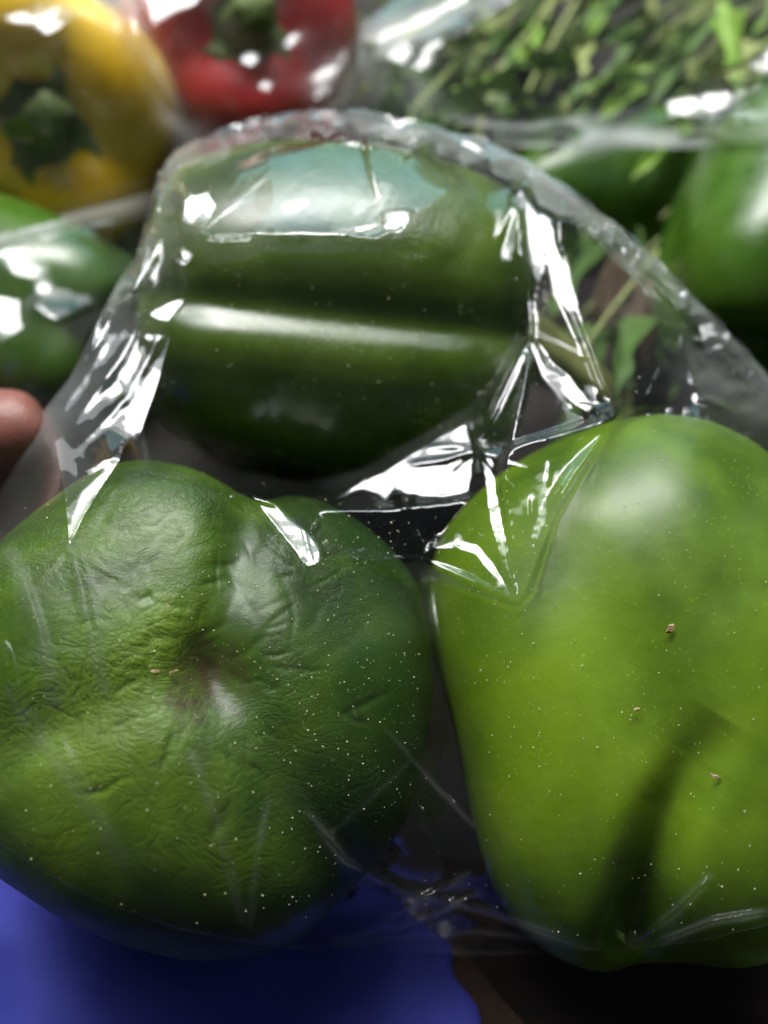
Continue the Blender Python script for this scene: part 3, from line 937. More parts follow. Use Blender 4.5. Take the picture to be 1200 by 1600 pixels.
RG = [
 ([(962, 650), (880, 772), (810, 938)], 0.0006, 9), ([(664, 873), (735, 906), (806, 940)], 0.0005, 8),
 ([(112, 850), (130, 930), (160, 1080)], 0.0010, 14), ([(20, 860), (60, 980), (85, 1090)], 0.0010, 14),
 ([(0, 1000), (20, 1070), (48, 1140)], 0.0022, 14), ([(90, 1150), (150, 1260), (190, 1340)], 0.0007, 12),
 ([(300, 1180), (340, 1290), (380, 1440)], 0.0007, 12), ([(420, 1260), (405, 1330), (390, 1450)], 0.0006, 10),
 ([(480, 1270), (540, 1345), (620, 1390), (760, 1425), (940, 1488)], 0.003, 18),
 ([(525, 1470), (620, 1450), (700, 1420), (745, 1395)], 0.0022, 12), ([(530, 1476), (640, 1466), (740, 1455)], 0.0018, 10),
 ([(600, 1440), (660, 1405), (735, 1365)], 0.0016, 9), ([(985, 1480), (1060, 1420), (1110, 1370)], 0.002, 12), ([(1010, 1480), (1110, 1440), (1200, 1425)], 0.002, 10),
 ([(602, 1140), (680, 1230), (740, 1290)], 0.0007, 8),
 ([(380, 775), (420, 850), (470, 890)], 0.0006, 8), ([(500, 862), (560, 875), (660, 880)], 0.0012, 16),
 ([(810, 285), (830, 520), (745, 700)], 0.0010, 8), ([(900, 480), (962, 648)], 0.0010, 7),
 ([(850, 680), (860, 720), (855, 760)], 0.0005, 6), ([(832, 775), (832, 810)], 0.0005, 5),
 ([(700, 590), (750, 620), (742, 700)], 0.0008, 8), ([(780, 560), (745, 640)], 0.0008, 8), ([(1060, 500), (1090, 620), (1140, 640)], 0.0012, 10),
]
RIM_AND_SHEEN = [([(240, 300), (262, 250), (330, 215), (400, 190), (470, 177), (560, 179), (660, 198), (760, 224), (830, 258), (900, 308)], 0.05, 15),
       ([(830, 258), (900, 308), (980, 372), (1060, 442), (1130, 518), (1200, 588), (1270, 665)], 0.05, 13),
       ([(70, 650), (150, 560), (215, 450), (240, 300)], 0.05, 60), ([(1180, 620), (1100, 580)], 0.05, 40),
       ([(112, 850), (128, 930), (160, 1080)], 0.05, 9), ([(140, 870), (150, 950), (166, 1080)], 0.03, 6), ([(20, 870), (60, 980), (85, 1090)], 0.05, 12), ([(40, 1120), (120, 1230), (190, 1340)], 0.04, 14),  # from here down: highlights on the folds, painted in as milky streaks
       ([(300, 1180), (340, 1290), (380, 1440)], 0.05, 9), ([(420, 1250), (405, 1330), (390, 1450)], 0.05, 6), ([(480, 1270), (540, 1345), (620, 1390), (760, 1425), (940, 1488)], 0.05, 6),
       ([(525, 1470), (620, 1450), (700, 1420), (745, 1395)], 0.06, 5), ([(530, 1476), (640, 1466), (740, 1455), (860, 1470)], 0.05, 4), ([(600, 1440), (660, 1405), (735, 1365)], 0.05, 4),
       ([(985, 1480), (1060, 1420), (1110, 1370)], 0.03, 8), ([(1010, 1480), (1110, 1440), (1200, 1425)], 0.045, 6), ([(602, 1140), (680, 1230), (740, 1290)], 0.035, 4), ([(520, 1300), (600, 1230), (640, 1190)], 0.04, 4),
       ([(280, 1458), (400, 1481), (560, 1489), (740, 1493), (980, 1491), (1100, 1475), (1200, 1451)], 0.12, 5)]  # reflection along the bottom hem, painted in as milk
def rays(cx, cy, a0, a1, n, l0, l1, h, wd):
    for _ in range(n):
        a = math.radians(random.uniform(a0, a1)); L = random.uniform(l0, l1); b = a + random.uniform(-0.25, 0.25)
        m = (cx + 0.5 * L * math.cos(a), cy + 0.5 * L * math.sin(a))
        RG.append(([(cx + 4 * math.cos(a), cy + 4 * math.sin(a)), m, (m[0] + 0.5 * L * math.cos(b), m[1] + 0.5 * L * math.sin(b))], h * random.uniform(0.4, 1.2), wd * random.uniform(0.7, 1.4)))
rays(810, 940, 195, 290, 7, 60, 190, 0.0005, 6); rays(962, 648, 90, 200, 6, 50, 150, 0.0004, 6); rays(827, 522, 0, 360, 9, 40, 120, 0.0005, 6)
rays(747, 704, 150, 420, 10, 40, 120, 0.0005, 6); rays(490, 888, 170, 360, 8, 40, 150, 0.00035, 5); rays(385, 775, 0, 120, 5, 40, 110, 0.0003, 5)
rays(668, 873, 120, 360, 8, 40, 120, 0.0005, 6); rays(812, 288, 40, 200, 8, 40, 150, 0.0005, 7); rays(110, 850, 30, 130, 6, 60, 220, 0.0003, 6)
rays(300, 375, -60, 60, 7, 50, 180, 0.0005, 6); rays(1060, 520, 20, 160, 8, 40, 130, 0.0006, 7); rays(640, 360, 130, 260, 5, 40, 130, 0.0004, 6)
rim_ = np.array([(250, 280), (330, 215), (400, 190), (470, 177), (560, 179), (660, 198), (760, 224), (830, 258), (900, 308), (980, 372), (1060, 442), (1130, 518), (1200, 588)], float)
for off in (9, 17, 26, 38):               # layers of film lying along the rim
    q = rim_.copy(); q[:, 1] += off; q += np.random.default_rng(off).normal(0, 3.0, q.shape)
    i = random.randint(0, 3)
    RG.append(([tuple(p) for p in q[i:len(q) - random.randint(0, 3)]], random.uniform(0.0006, 0.0014), random.uniform(5, 8)))
for k in range(30):                       # small gathers all along the rim
    q = np.array([(240, 300), (262, 250), (330, 215), (400, 190), (470, 177), (560, 179), (660, 198), (760, 224), (830, 258), (900, 308), (980, 372), (1060, 442), (1130, 518), (1200, 588)], float)
    f = random.uniform(0.2, len(q) - 1.2); i = int(f); p = q[i] + (q[i + 1] - q[i]) * (f - i)
    tn = q[i + 1] - q[i]; tn /= np.linalg.norm(tn); nn = np.array([-tn[1], tn[0]])
    if nn[1] < 0: nn = -nn
    L_ = random.uniform(18, 60); sk = random.uniform(-1.2, 1.2)
    e = p + nn * L_ + tn * sk * L_
    RG.append(([tuple(p - nn * 2), tuple((p + e) / 2 + tn * random.uniform(-6, 6)), tuple(e)], random.uniform(0.0008, 0.0022), random.uniform(5, 11)))
STICK = [[(300, 440), (322, 412), (420, 402), (600, 405), (740, 410), (795, 440)],
         [(972, 640), (1060, 632), (1200, 690), (1290, 760), (1290, 1400), (1000, 1450), (780, 1380), (700, 1100), (672, 905), (808, 950), (834, 925), (868, 810)],
         [(275, 520), (305, 432), (420, 392), (600, 395), (700, 405), (800, 440), (812, 520), (770, 600), (720, 645), (640, 690), (560, 730), (420, 744), (340, 712), (272, 640)],
         [(20, 850), (110, 862), (196, 740), (330, 765), (385, 790), (440, 850), (480, 905), (640, 905), (655, 1100), (600, 1380), (400, 1430), (150, 1360), (20, 1250)]]
PINS = [[(668, 873, 0.152), (735, 905, 0.143), (808, 940, 0.1345)], [(808, 940, 0.1345), (880, 770, 0.1375), (962, 648, 0.149)],
        [(808, 940, 0.1345), (770, 800, 0.144), (748, 708, 0.152)], [(811, 285, 0.184), (814, 292, 0.184)], [(850, 396, 0.170), (854, 404, 0.170)], [(903, 476, 0.1625), (907, 484, 0.1625)], [(958, 640, 0.150), (961, 648, 0.150)],
        [(826, 518, 0.163), (828, 524, 0.163)], [(745, 700, 0.153), (748, 708, 0.153)], [(930, 650, 0.151), (934, 653, 0.151)],
        [(312, 362, 0.1585), (345, 378, 0.1565), (400, 366, 0.1550), (455, 384, 0.1545), (540, 370, 0.1548), (590, 376, 0.1550), (630, 352, 0.1570), (700, 300, 0.166)],
        [(390, 775, 0.1378), (480, 888, 0.1282)]]
bvh_front = joined_bvh([pA, pB, pC])
main, GX, GY, GW, GIN = film('front_film', OUT, OD, bvh_front, M_film, None, 3.0, BR, RG, 0.0012,
     [(180, 560, 60, 120, 0.002), (780, 620, 60, 70, 0.0012), (1100, 580, 90, 60, 0.004), (420, 190, 200, 30, 0.003), (980, 400, 120, 80, 0.002), (520, 300, 190, 70, 0.0050)], 4, back=True, rim_milk=RIM_AND_SHEEN, stick=STICK, pins=PINS, rough_at=[(STICK[2], 0.10), (STICK[3], 0.32), (STICK[1], 0.14), (STICK[0], 0.1)],
     smooth_at=[[(650, 915), (690, 915), (712, 1020), (735, 1130), (765, 1290), (790, 1390), (745, 1380), (680, 1150)]],
     crinkle=[([(540, 775), (720, 700)], 0.0005, 40), (RIM_AND_SHEEN[0][0], 0.0045, 34), (RIM_AND_SHEEN[1][0], 0.005, 42), (RIM_AND_SHEEN[2][0], 0.006, 50), ([(700, 590), (760, 690)], 0.0012, 40), ([(1060, 520), (1180, 620)], 0.008, 60)])
def adopt(o):
    o.parent = bag; o.matrix_parent_inverse = bag_inv
for o in list(COL.objects):
    if o.name in ('front_film', 'back_film'): adopt(o)

def film_w(X, Y):
    """inverse depth of the front film under a pixel"""
    st = GX[0, 1] - GX[0, 0]
    fx = np.clip(((X - GX[0, 0]) / st), 0, GX.shape[1] - 1.001); fy = np.clip(((Y - GY[0, 0]) / st), 0, GX.shape[0] - 1.001)
    i = fy.astype(int); j = fx.astype(int); u = fx - j; v = fy - i
    return GW[i, j] * (1 - u) * (1 - v) + GW[i, j + 1] * u * (1 - v) + GW[i + 1, j] * (1 - u) * v + GW[i + 1, j + 1] * u * v

# gathered flap of film running up from the fingers
FL = [(70, 655), (105, 600), (165, 480), (212, 402), (236, 310), (250, 262), (280, 300), (322, 300), (338, 322), (312, 372), (290, 422), (297, 456), (262, 503), (266, 522),
      (246, 600), (218, 680), (192, 700), (187, 718), (150, 775), (131, 806), (109, 852), (101, 770), (84, 680)]
FD = [1 / (float(film_w(np.array(x * 1.0), np.array(y * 1.0))) * 1.02) for x, y in FL]
FBR = [([(232, 335), (262, 345), (285, 372), (262, 402), (232, 440), (206, 462), (226, 400)], W, 25),
       ([(290, 310), (325, 300), (336, 320), (312, 370), (290, 420), (278, 380)], W, 25),
       ([(227, 490), (292, 459), (259, 505)], W, 30), ([(165, 590), (217, 511), (204, 575), (172, 601)], W, 30),
       ([(140, 545), (172, 496), (168, 526)], W, 30), ([(186, 716), (178, 728), (140, 800), (112, 848), (108, 830), (126, 770), (160, 735)], W, 35),
       ([(84, 672), (92, 680), (124, 744), (118, 742)], W, 35), ([(124, 744), (160, 722), (186, 714), (150, 738)], W, 35),
       ([(225, 530), (262, 520), (266, 524), (240, 534)], W, 30)]
FRG = [([(84, 660), (150, 560), (240, 400), (262, 300)], 0.0006, 12), ([(100, 680), (190, 560), (250, 440), (300, 330)], 0.0006, 12),
       ([(120, 700), (200, 620), (262, 503)], 0.0006, 12), ([(90, 640), (160, 500), (236, 310)], 0.0006, 10)]
flap, *_ = film('film_flap', FL, FD, None, M_film, None, 2.5, FBR, FRG, 0.003, [], 17, base=lambda X, Y: film_w(X, Y) * 1.006,
                lam=(25, 80), min_loose=0.4, milk=0.022, rough=0.07, free_edge=1.12)
adopt(flap)

# a second, crumpled thickness of film folded over along the rim
def rim_fold():
    r = np.random.default_rng(61)
    line = np.array([(246, 330), (252, 285), (268, 250), (330, 214), (400, 189), (470, 176), (560, 178), (660, 197), (760, 223), (830, 257), (900, 307), (980, 371), (1060, 441), (1130, 517), (1200, 587), (1250, 642)], float)
    seg = np.r_[0, np.cumsum(np.linalg.norm(np.diff(line, axis=0), axis=1))]
    ts = np.arange(0, seg[-1], 19)
    P = np.stack([np.interp(ts, seg, line[:, k]) for k in (0, 1)], -1)
    T = np.gradient(P, axis=0); T /= np.linalg.norm(T, axis=1)[:, None]
    N = np.stack([-T[:, 1], T[:, 0]], -1)                      # into the bag
    taper = np.clip(np.minimum(ts, seg[-1] - ts) / 90, 0.15, 1)
    outer = P - N * (r.uniform(1, 9, len(P)) * taper)[:, None]
    inner = P + N * (r.uniform(16, 46, len(P)) * taper)[:, None]
    poly = [tuple(p) for p in outer] + [tuple(p) for p in inner[::-1]]
    D = [1 / (float(film_w(np.array(x), np.array(y))) * 1.01) for x, y in poly]
    br = []
    for _ in range(44):
        i = r.integers(2, len(P) - 2); c = P[i] + N[i] * r.uniform(2, 26)
        L = r.uniform(8, 24); wd = r.uniform(3, 8); a = math.atan2(T[i, 1], T[i, 0]) + r.normal(0, 0.5)
        e = np.array([math.cos(a), math.sin(a)]); n = np.array([-e[1], e[0]])
        br.append(([tuple(c - e * L), tuple(c + n * wd), tuple(c + e * L * 0.8), tuple(c - n * wd * 0.6)], W, 30))
    o, *_ = film('film_fold', poly, D, None, M_film, None, 3.0, br, [], 0.006, [], 23, base=lambda X, Y: film_w(X, Y) * 1.004,
                 lam=(18, 60), min_loose=0.6, milk=0.05, rough=0.10, free_edge=1.07, its=160)
    adopt(o)
rim_fold()

# ------------------------------------------------------------------ dust on the film
def scatter(name, n, sizes, mat, parent, seed, weights=None):
    r = np.random.default_rng(seed)
    V, Q = [], []
    cnt = 0
    while cnt < n:
        x = r.uniform(10, 1200); y = r.uniform(240, 1470)
        dens = 0.25 + 0.9 * math.exp(-((x - 560) / 260) ** 2 - ((y - 1050) / 240) ** 2) + 0.5 * math.exp(-((x - 560) / 250) ** 2 - ((y - 600) / 150) ** 2) + 1.6 * math.exp(-((x - 590) / 90) ** 2 - ((y - 850) / 40) ** 2)
        if r.uniform(0, 1.6) > dens: continue
        if not inside(OUT, np.array([x]), np.array([y]))[0]: continue
        if inside([(645, 930), (700, 930), (770, 1300), (700, 1290)], np.array([x]), np.array([y]))[0]: continue
        w = float(film_w(np.array(x), np.array(y)))
        p = at(x, y, 1 / w - 0.00012)
        s_ = sizes[0] + (sizes[1] - sizes[0]) * r.uniform() ** 9
        a = r.uniform(0, 6.28); el = r.uniform(0.4, 1.0)
        e1 = (math.cos(a) * R_ + math.sin(a) * U_) * s_; e2 = (-math.sin(a) * R_ + math.cos(a) * U_) * s_ * el
        k = len(V)
        V += [p + e1, p + e2, p - e1 * 0.8, p - e2 * 1.1, p - F_ * s_ * 0.6, p + F_ * s_ * 0.3]
        for i in range(4):
            Q.append((k + i, k + (i + 1) % 4, k + 4)); Q.append((k + (i + 1) % 4, k + i, k + 5))
        cnt += 1
    o = fast_mesh(name, np.array(V), np.array(Q), mat)
    tag(o, kind='stuff')
    return o
d_ = scatter('dust', 7000, (0.000035, 0.00024), M_dust, bag, 3)
adopt(d_)

def crumb(px, py, size, ang, el, label):
    w = float(film_w(np.array(float(px)), np.array(float(py))))
    p = at(px, py, 1 / w - 0.0004)
    r = np.random.default_rng(int(px))
    e1 = math.cos(ang) * R_ + math.sin(ang) * U_; e2 = -math.sin(ang) * R_ + math.cos(ang) * U_
    n = 9
    V = []
    for lay in (0, 1):
        for i in range(n):
            t = 2 * math.pi * i / n
            k = r.uniform(0.55, 1.15)
            V.append(p + size * k * (math.cos(t) * e1 + el * math.sin(t) * e2) * (1 if lay == 0 else 0.7) - F_ * (0.0002 + 0.0003 * lay) + F_ * r.uniform(-1, 1) * 0.0001)
    fs = [tuple(range(n))[::-1], tuple(range(n, 2 * n))] + [(i, (i + 1) % n, n + (i + 1) % n, n + i) for i in range(n)]
    o = mesh_obj('crumb', V, fs, M_crumb, smooth=False)
    tag(o, label, 'crumb', 'dry crumbs on the film')
crumb(1047, 981, 0.0011, 0.9, 0.6, 'tan dry flake on the film over the middle of the lime pepper')
crumb(1117, 1213, 0.0012, -0.5, 0.35, 'small tan sliver beside the dark groove of the lime pepper')
crumb(244, 1048, 0.0010, 0.0, 0.3, 'pale crumb on the wrinkled pepper, left one of two beside its dimple')
crumb(272, 1049, 0.0009, 0.3, 0.3, 'pale crumb on the wrinkled pepper, right one of two beside its dimple')
crumb(994, 1108, 0.0007, 0.5, 0.5, 'tiny brown speck on the lime pepper below the tan flake')

# ------------------------------------------------------------------ blue cloth, slat and shaded leaf in front
def cloth():
    t = simple_mat('blue_cloth', (0.042, 0.048, 0.32), (0.058, 0.068, 0.40), 60, 0.75, 0.25, 2600, 0.0003, spec=0.25)
    # right edge traced on the board
    edge = [at(np.array(x), np.array(y), table_depth(x, y)) for x, y in ((830, 1700), (760, 1600), (690, 1500), (630, 1415), (600, 1330), (640, 1200), (690, 1050), (720, 900))]
    E = np.array(edge)
    yv = np.linspace(E[0, 1] - 0.03, 0.062, 90)
    xr = np.interp(yv, E[:, 1], E[:, 0]) + 0.0022 * np.sin(yv * 210) + 0.0012 * np.sin(yv * 520 + 1)
    nu = 110
    V = []
    for y, x1 in zip(yv, xr):
        x0 = -0.30
        for i in range(nu):
            f = i / (nu - 1)
            x = x0 + (x1 - x0) * f
            z = table_z(y) + 0.0012
            fold = 0.0070 * math.exp(-((x + 0.085 + 0.5 * (y - 0.05)) / 0.018) ** 2) + 0.004 * math.exp(-((x + 0.015 + 0.2 * y) / 0.014) ** 2) + 0.003 * math.exp(-((x + 0.14) / 0.012) ** 2)
            fold += 0.0012 * (1 + math.sin(70 * x + 30 * y)) + 0.0006 * (1 + math.sin(150 * y - 90 * x))
            z += fold * (0.35 + 1.2 / (1 + math.exp((y - 0.043) / 0.003)))
            V.append((x, y, z))
    idx = np.arange(len(V)).reshape(len(yv), nu)
    Q = np.stack([idx[:-1, :-1], idx[:-1, 1:], idx[1:, 1:], idx[1:, :-1]], -1).reshape(-1, 4)
    o = fast_mesh('blue_cloth', np.array(V), Q, t)
    so = o.modifiers.new('thick', 'SOLIDIFY'); so.thickness = 0.0009; so.offset = -1
    tag(o, 'plain royal blue cloth lying with soft folds under the front bag', 'cloth')
cloth()

def slat():
    m = simple_mat('pale_wood', (0.02, 0.011, 0.007), (0.07, 0.034, 0.018), 60, 0.7, 0.5, 200, 0.001, (1, 1, 1))
    p0 = at(np.array(590.), np.array(1395.), table_depth(590, 1395)); p1 = at(np.array(880.), np.array(1760.), table_depth(880, 1760))
    d = (p1 - p0)[:2]; d /= np.linalg.norm(d); nrm = np.array([-d[1], d[0]])
    if nrm[0] < 0: nrm = -nrm
    V = []
    n = 24
    L = np.linalg.norm((p1 - p0)[:2])
    for i in range(n):
        f = i / (n - 1)
        c = p0[:2] + d * L * f
        for o_, h in ((-0.002, 0.0004), (-0.0015, 0.0022), (0.0068, 0.0024), (0.0075, 0.0004)):
            q = c + nrm * (o_ + 0.0005 * math.sin(9 * f + o_ * 900))
            V.append((q[0], q[1], table_z(q[1]) + h - (0 if h > 0.001 else 0.0015)))
    Fq = []
    for i in range(n - 1):
        for k in range(3):
            Fq.append((i * 4 + k, i * 4 + k + 1, (i + 1) * 4 + k + 1, (i + 1) * 4 + k))
    Fq += [(3, 2, 1, 0), tuple((n - 1) * 4 + k for k in range(4))]
    o = mesh_obj('wooden_slat', V, Fq, m, smooth=False)
    tag(o, 'narrow brown wooden slat lying along the edge of the blue cloth', 'slat')
slat()

# ------------------------------------------------------------------ peppers behind
pY = pepper('bell_pepper', at(62, 180, 0.275), cdir(0.42, -0.56, -0.9), 0.3, 0.046, 0.042, 4, M_pepY,
            'bright yellow bell pepper with its green stalk facing out, behind the front bag', None, 0.16, 31, dents=0.03, nth=120, ns=80, stem_len=0.012)
pR = pepper('bell_pepper', at(378, 72, 0.295), cdir(0.2, -0.36, -0.9), 0.5, 0.043, 0.042, 3, M_pepR,
            'deep red bell pepper with a dark green stalk, behind the front bag', None, 0.17, 33, dents=0.03, nth=120, ns=80, stem_len=0.014)
pE = pepper('bell_pepper', at(1255, 385, 0.235), cdir(0.45, 0.75, 0.3), 0.9, 0.043, 0.048, 4, M_pepG,
            'shiny green bell pepper cut off by the picture edge, right of the bag rim', None, 0.15, 34, dents=0.03, nth=120, ns=80)
pF = pepper('bell_pepper', at(930, 330, 0.315), cdir(0.9, 0.2, 0.3), 0.4, 0.040, 0.046, 4, M_pepG,
            'dark green bell pepper half hidden behind the upper rim of the front bag', None, 0.15, 35, dents=0.03, nth=120, ns=80)
pG = pepper('bell_pepper', at(40, 505, 0.255), cdir(-0.8, 0.3, 0.4), 0.2, 0.040, 0.046, 4, M_pepG,
            'green bell pepper under glinting film, just above the fingertip', None, 0.15, 36, dents=0.03, nth=120, ns=80)
pH = pepper('bell_pepper', at(150, 375, 0.300), cdir(0.7, 0.3, 0.5), 0.6, 0.033, 0.040, 4, M_pepG,
            'dark green bell pepper below the yellow one, left of the olive pepper', None, 0.15, 37, dents=0.03, nth=120, ns=80)

# ------------------------------------------------------------------ bags behind
def far_bag(label, outline, depth, items, brights, seed, crumple, milk, ridges=(), rim=None, amps=()):
    D0 = depth[0]
    root = empty('plastic_bag', Matrix.Translation(Vector(at(np.mean([p[0] for p in outline]), np.mean([p[1] for p in outline]), D0))))
    tag(root, label, 'plastic bag')
    o, *_ = film('film', outline, depth, joined_bvh(items), M_film, None, 6.0, brights, ridges, crumple, amps, seed, gap=0.002, lam=(50, 160),
                 milk=milk, min_loose=0.25, rough=0.095, contact_rough=0.12, rim_milk=rim, its=160)
    o.parent = root; o.matrix_parent_inverse = root.matrix_world.inverted()
far_bag('clear plastic bag with broad white glints around green peppers beside the fingertip',
        [(-110, 372), (0, 360), (70, 342), (160, 318), (262, 292), (250, 350), (215, 440), (150, 560), (70, 650), (0, 690), (-110, 700)],
        [0.25, 0.25, 0.255, 0.26, 0.265, 0.262, 0.26, 0.255, 0.25, 0.24, 0.24], [pG, pH],
        [([(-10, 395), (56, 389), (67, 428), (41, 438), (-10, 421)], W, 30), ([(-10, 458), (37, 466), (19, 537), (-10, 540)], W, 30),
         ([(49, 477), (105, 447), (150, 477), (90, 507)], SB, 20), ([(40, 375), (150, 345), (200, 345), (110, 372)], W, 20), ([(35, 600), (52, 600), (52, 615), (38, 615)], W, 30)], 41, 0.006, 0.03,
        rim=[([(-110, 372), (0, 360), (70, 342), (160, 318), (262, 292)], 0.2, 22)])
far_bag('clear crinkled plastic bag around the yellow and red peppers',
        [(-110, -110), (620, -110), (640, 40), (600, 150), (520, 190), (420, 215), (300, 245), (250, 285), (120, 330), (0, 372), (-110, 395)],
        [0.36, 0.36, 0.34, 0.30, 0.285, 0.28, 0.275, 0.27, 0.265, 0.26, 0.26], [pY, pR],
        [([(205, 58), (232, 0), (245, -20), (310, -20), (300, 12), (262, 32)], W, 30), ([(-10, 30), (20, 10), (105, 40), (80, 55)], W, 30),
         ([(440, 60), (470, 40), (475, 60), (450, 80)], W, 30), ([(505, 85), (560, 55), (640, 20), (640, 32), (560, 75), (515, 105)], W, 30),
         ([(400, 130), (420, 120), (420, 150)], W, 30), ([(485, 110), (540, 95), (520, 150), (495, 165)], W, 30), ([(380, 82), (395, 78), (402, 100), (390, 105)], W, 30)], 42, 0.006, 0.045,
        rim=[([(195, 0), (225, 100), (290, 205)], 0.16, 28), ([(500, 100), (580, 160)], 0.2, 45), ([(0, 372), (120, 330), (250, 285)], 0.12, 14)],
        ridges=[([(195, -20), (225, 100), (290, 205)], 0.006, 30)])

# ------------------------------------------------------------------ leafy herbs behind
def herbs():
    ml = [simple_mat('herb_leaf_' + n, a, b, 160, 0.55, 0.4, 500, 0.0006, spec=0.4) for n, a, b in
          (('fresh', (0.14, 0.26, 0.025), (0.25, 0.40, 0.055)), ('deep', (0.05, 0.11, 0.015), (0.10, 0.19, 0.03)), ('pale', (0.24, 0.29, 0.08), (0.38, 0.43, 0.16)))]
    def leaf_mesh(mat, seed):
        r = np.random.default_rng(seed)
        # a three-lobed toothed leaf, cupped along its midrib
        n = 34
        pts = []
        for i in range(n + 1):
            f = i / n
            wv = 0.34 * math.sin(math.pi * f ** 0.8) * (1 + 0.35 * math.cos(f * 15)) + 0.02 * (i % 2) * (1 - f)
            pts.append((f, max(wv, 0.004)))
        V, Q = [], []
        for f, wv in pts:
            for k in (-1, -0.5, 0, 0.5, 1):
                V.append((k * wv * 0.015, f * 0.050, 0.006 * abs(k) * wv * 3 - 0.008 * f * f + 0.0012 * math.sin(9 * f + 3 * k + seed)))
        for i in range(n):
            for k in range(4):
                a = i * 5 + k
                Q.append((a, a + 1, a + 6, a + 5))
        me = bpy.data.meshes.new('leaf'); me.from_pydata(V, [], Q); me.materials.append(mat)
        me.polygons.foreach_set('use_smooth', [True] * len(Q)); me.update()
        return me
    meshes = [leaf_mesh(m, i) for i, m in enumerate(ml)]
    def stalk(p, q, parent, inv):
        r0 = 0.0016
        V, Q = [], []
        n, k = 8, 7
        d = (q - p)
        for i in range(n):
            f = i / (n - 1)
            c = p + d * f + np.array([0, 0, 0.012]) * math.sin(math.pi * f)
            for j in range(k):
                t = 2 * math.pi * j / k
                V.append(c + r0 * (1 - 0.5 * f) * np.array([math.cos(t), 0.3 * math.sin(t), math.sin(t)]))
        for i in range(n - 1):
            for j in range(k):
                Q.append((i * k + j, i * k + (j + 1) % k, (i + 1) * k + (j + 1) % k, (i + 1) * k + j))
        o = mesh_obj('stalk', V, Q, ml[2], parent); o.matrix_parent_inverse = inv
    def bunch(label, x0, x1, y0, y1, d0, d1, count, seed, group, kinds=(0, 1, 1, 2)):
        r = np.random.default_rng(seed)
        c = at((x0 + x1) / 2, (y0 + y1) / 2, table_depth((x0 + x1) / 2, (y0 + y1) / 2))
        root = empty('herb_bunch', Matrix.Translation(Vector((c[0], c[1], table_z(c[1])))))
        tag(root, label, 'herbs', group)
        inv = root.matrix_world.inverted()
        base = at(x1 + 60, y0 - 10, table_depth(x1 + 60, y0 - 10) * 0.97)
        for s_ in range(14):
            ex, ey = r.uniform(x0, x1), r.uniform(y0, y1); e = at(ex, ey, table_depth(ex, ey) * r.uniform(d0, d1))
            stalk(base + r.normal(0, 0.006, 3), e, root, inv)
        for i in range(count):
            ex, ey = r.uniform(x0, x1), r.uniform(y0, y1); p = at(ex, ey, table_depth(ex, ey) * r.uniform(d0, d1))
            o = bpy.data.objects.new('leaf', meshes[r.choice(kinds)])
            COL.objects.link(o)
            o.parent = root; o.matrix_parent_inverse = inv
            sc_ = r.uniform(0.45, 0.95)
            o.matrix_basis = Matrix.Translation(Vector(p)) @ Matrix.Rotation(r.normal(2.35, 0.45), 4, 'Z') @ Matrix.Rotation(r.uniform(-0.9, 0.5), 4, 'X') @ Matrix.Rotation(r.uniform(-0.8, 0.8), 4, 'Y') @ Matrix.Diagonal((sc_, sc_ * 1.3, sc_, 1))
    G = 'bunches of leafy herbs behind the bags'
    bunch('leafy green herb bunch with fresh toothed leaves, at the far edge beside the red pepper', 640, 900, -40, 190, 0.80, 0.97, 70, 5, G)
    bunch('leafy green herb bunch at the far corner, above the shiny green pepper', 880, 1260, -50, 180, 0.80, 0.97, 90, 6, G)
    bunch('dark sprigs of leaves seen through the film, above the lime pepper', 880, 1090, 340, 560, 0.84, 0.97, 16, 9, None, (1, 1))
    return bunch, meshes
bunch_, leafs = herbs()
far_bag('clear plastic bag with long shiny folds lying before the leafy herbs',
        [(560, 40), (760, -110), (1300, -110), (1300, 240), (1100, 232), (900, 232), (700, 226), (610, 200), (560, 130)],
        [0.265, 0.262, 0.258, 0.262, 0.266, 0.268, 0.268, 0.268, 0.268], [pE, pF],
        [([(740, 208), (900, 200), (905, 214), (780, 222)], W, 30), ([(1030, 195), (1060, 165), (1190, 135), (1185, 150), (1100, 180)], W, 30),
         ([(1030, 224), (1130, 196), (1150, 180), (1170, 192), (1210, 196), (1210, 214), (1100, 214)], W, 30),
         ([(596, 98), (620, 70), (648, 78), (630, 98)], W, 30), ([(642, 108), (672, 66), (698, 70), (664, 115)], W, 30),
         ([(560, 70), (620, 40), (720, -5), (745, -5), (640, 50)], W, 30),
         ([(700, 70), (900, -70), (1290, -70), (1290, 120), (1000, 160), (800, 190), (720, 170)], DK, 25)], 43, 0.004, 0.05,
        rim=[([(740, 215), (900, 208), (1030, 215), (1200, 205)], 0.2, 14), ([(560, 80), (740, 0), (900, -60)], 0.25, 24), ([(620, 130), (680, 200)], 0.16, 50), ([(900, 190), (1200, 110)], 0.08, 10)])

# ------------------------------------------------------------------ shaded leaf low in the corner
def corner_leaf():
    c = at(np.array(1180.), np.array(1580.), table_depth(1180, 1580))
    me = leafs[1].copy()
    o = bpy.data.objects.new('fallen_leaf', me); COL.objects.link(o)
    o.matrix_world = Matrix.Translation(Vector((c[0] - 0.006, c[1] - 0.035, table_z(c[1]) + 0.006))) @ Matrix.Rotation(-0.6, 4, 'Z') @ Matrix.Diagonal((2.2, 1.2, 1, 1))
    tag(o, 'dark green leaf lying on the board in the bottom corner', 'leaf')
corner_leaf()

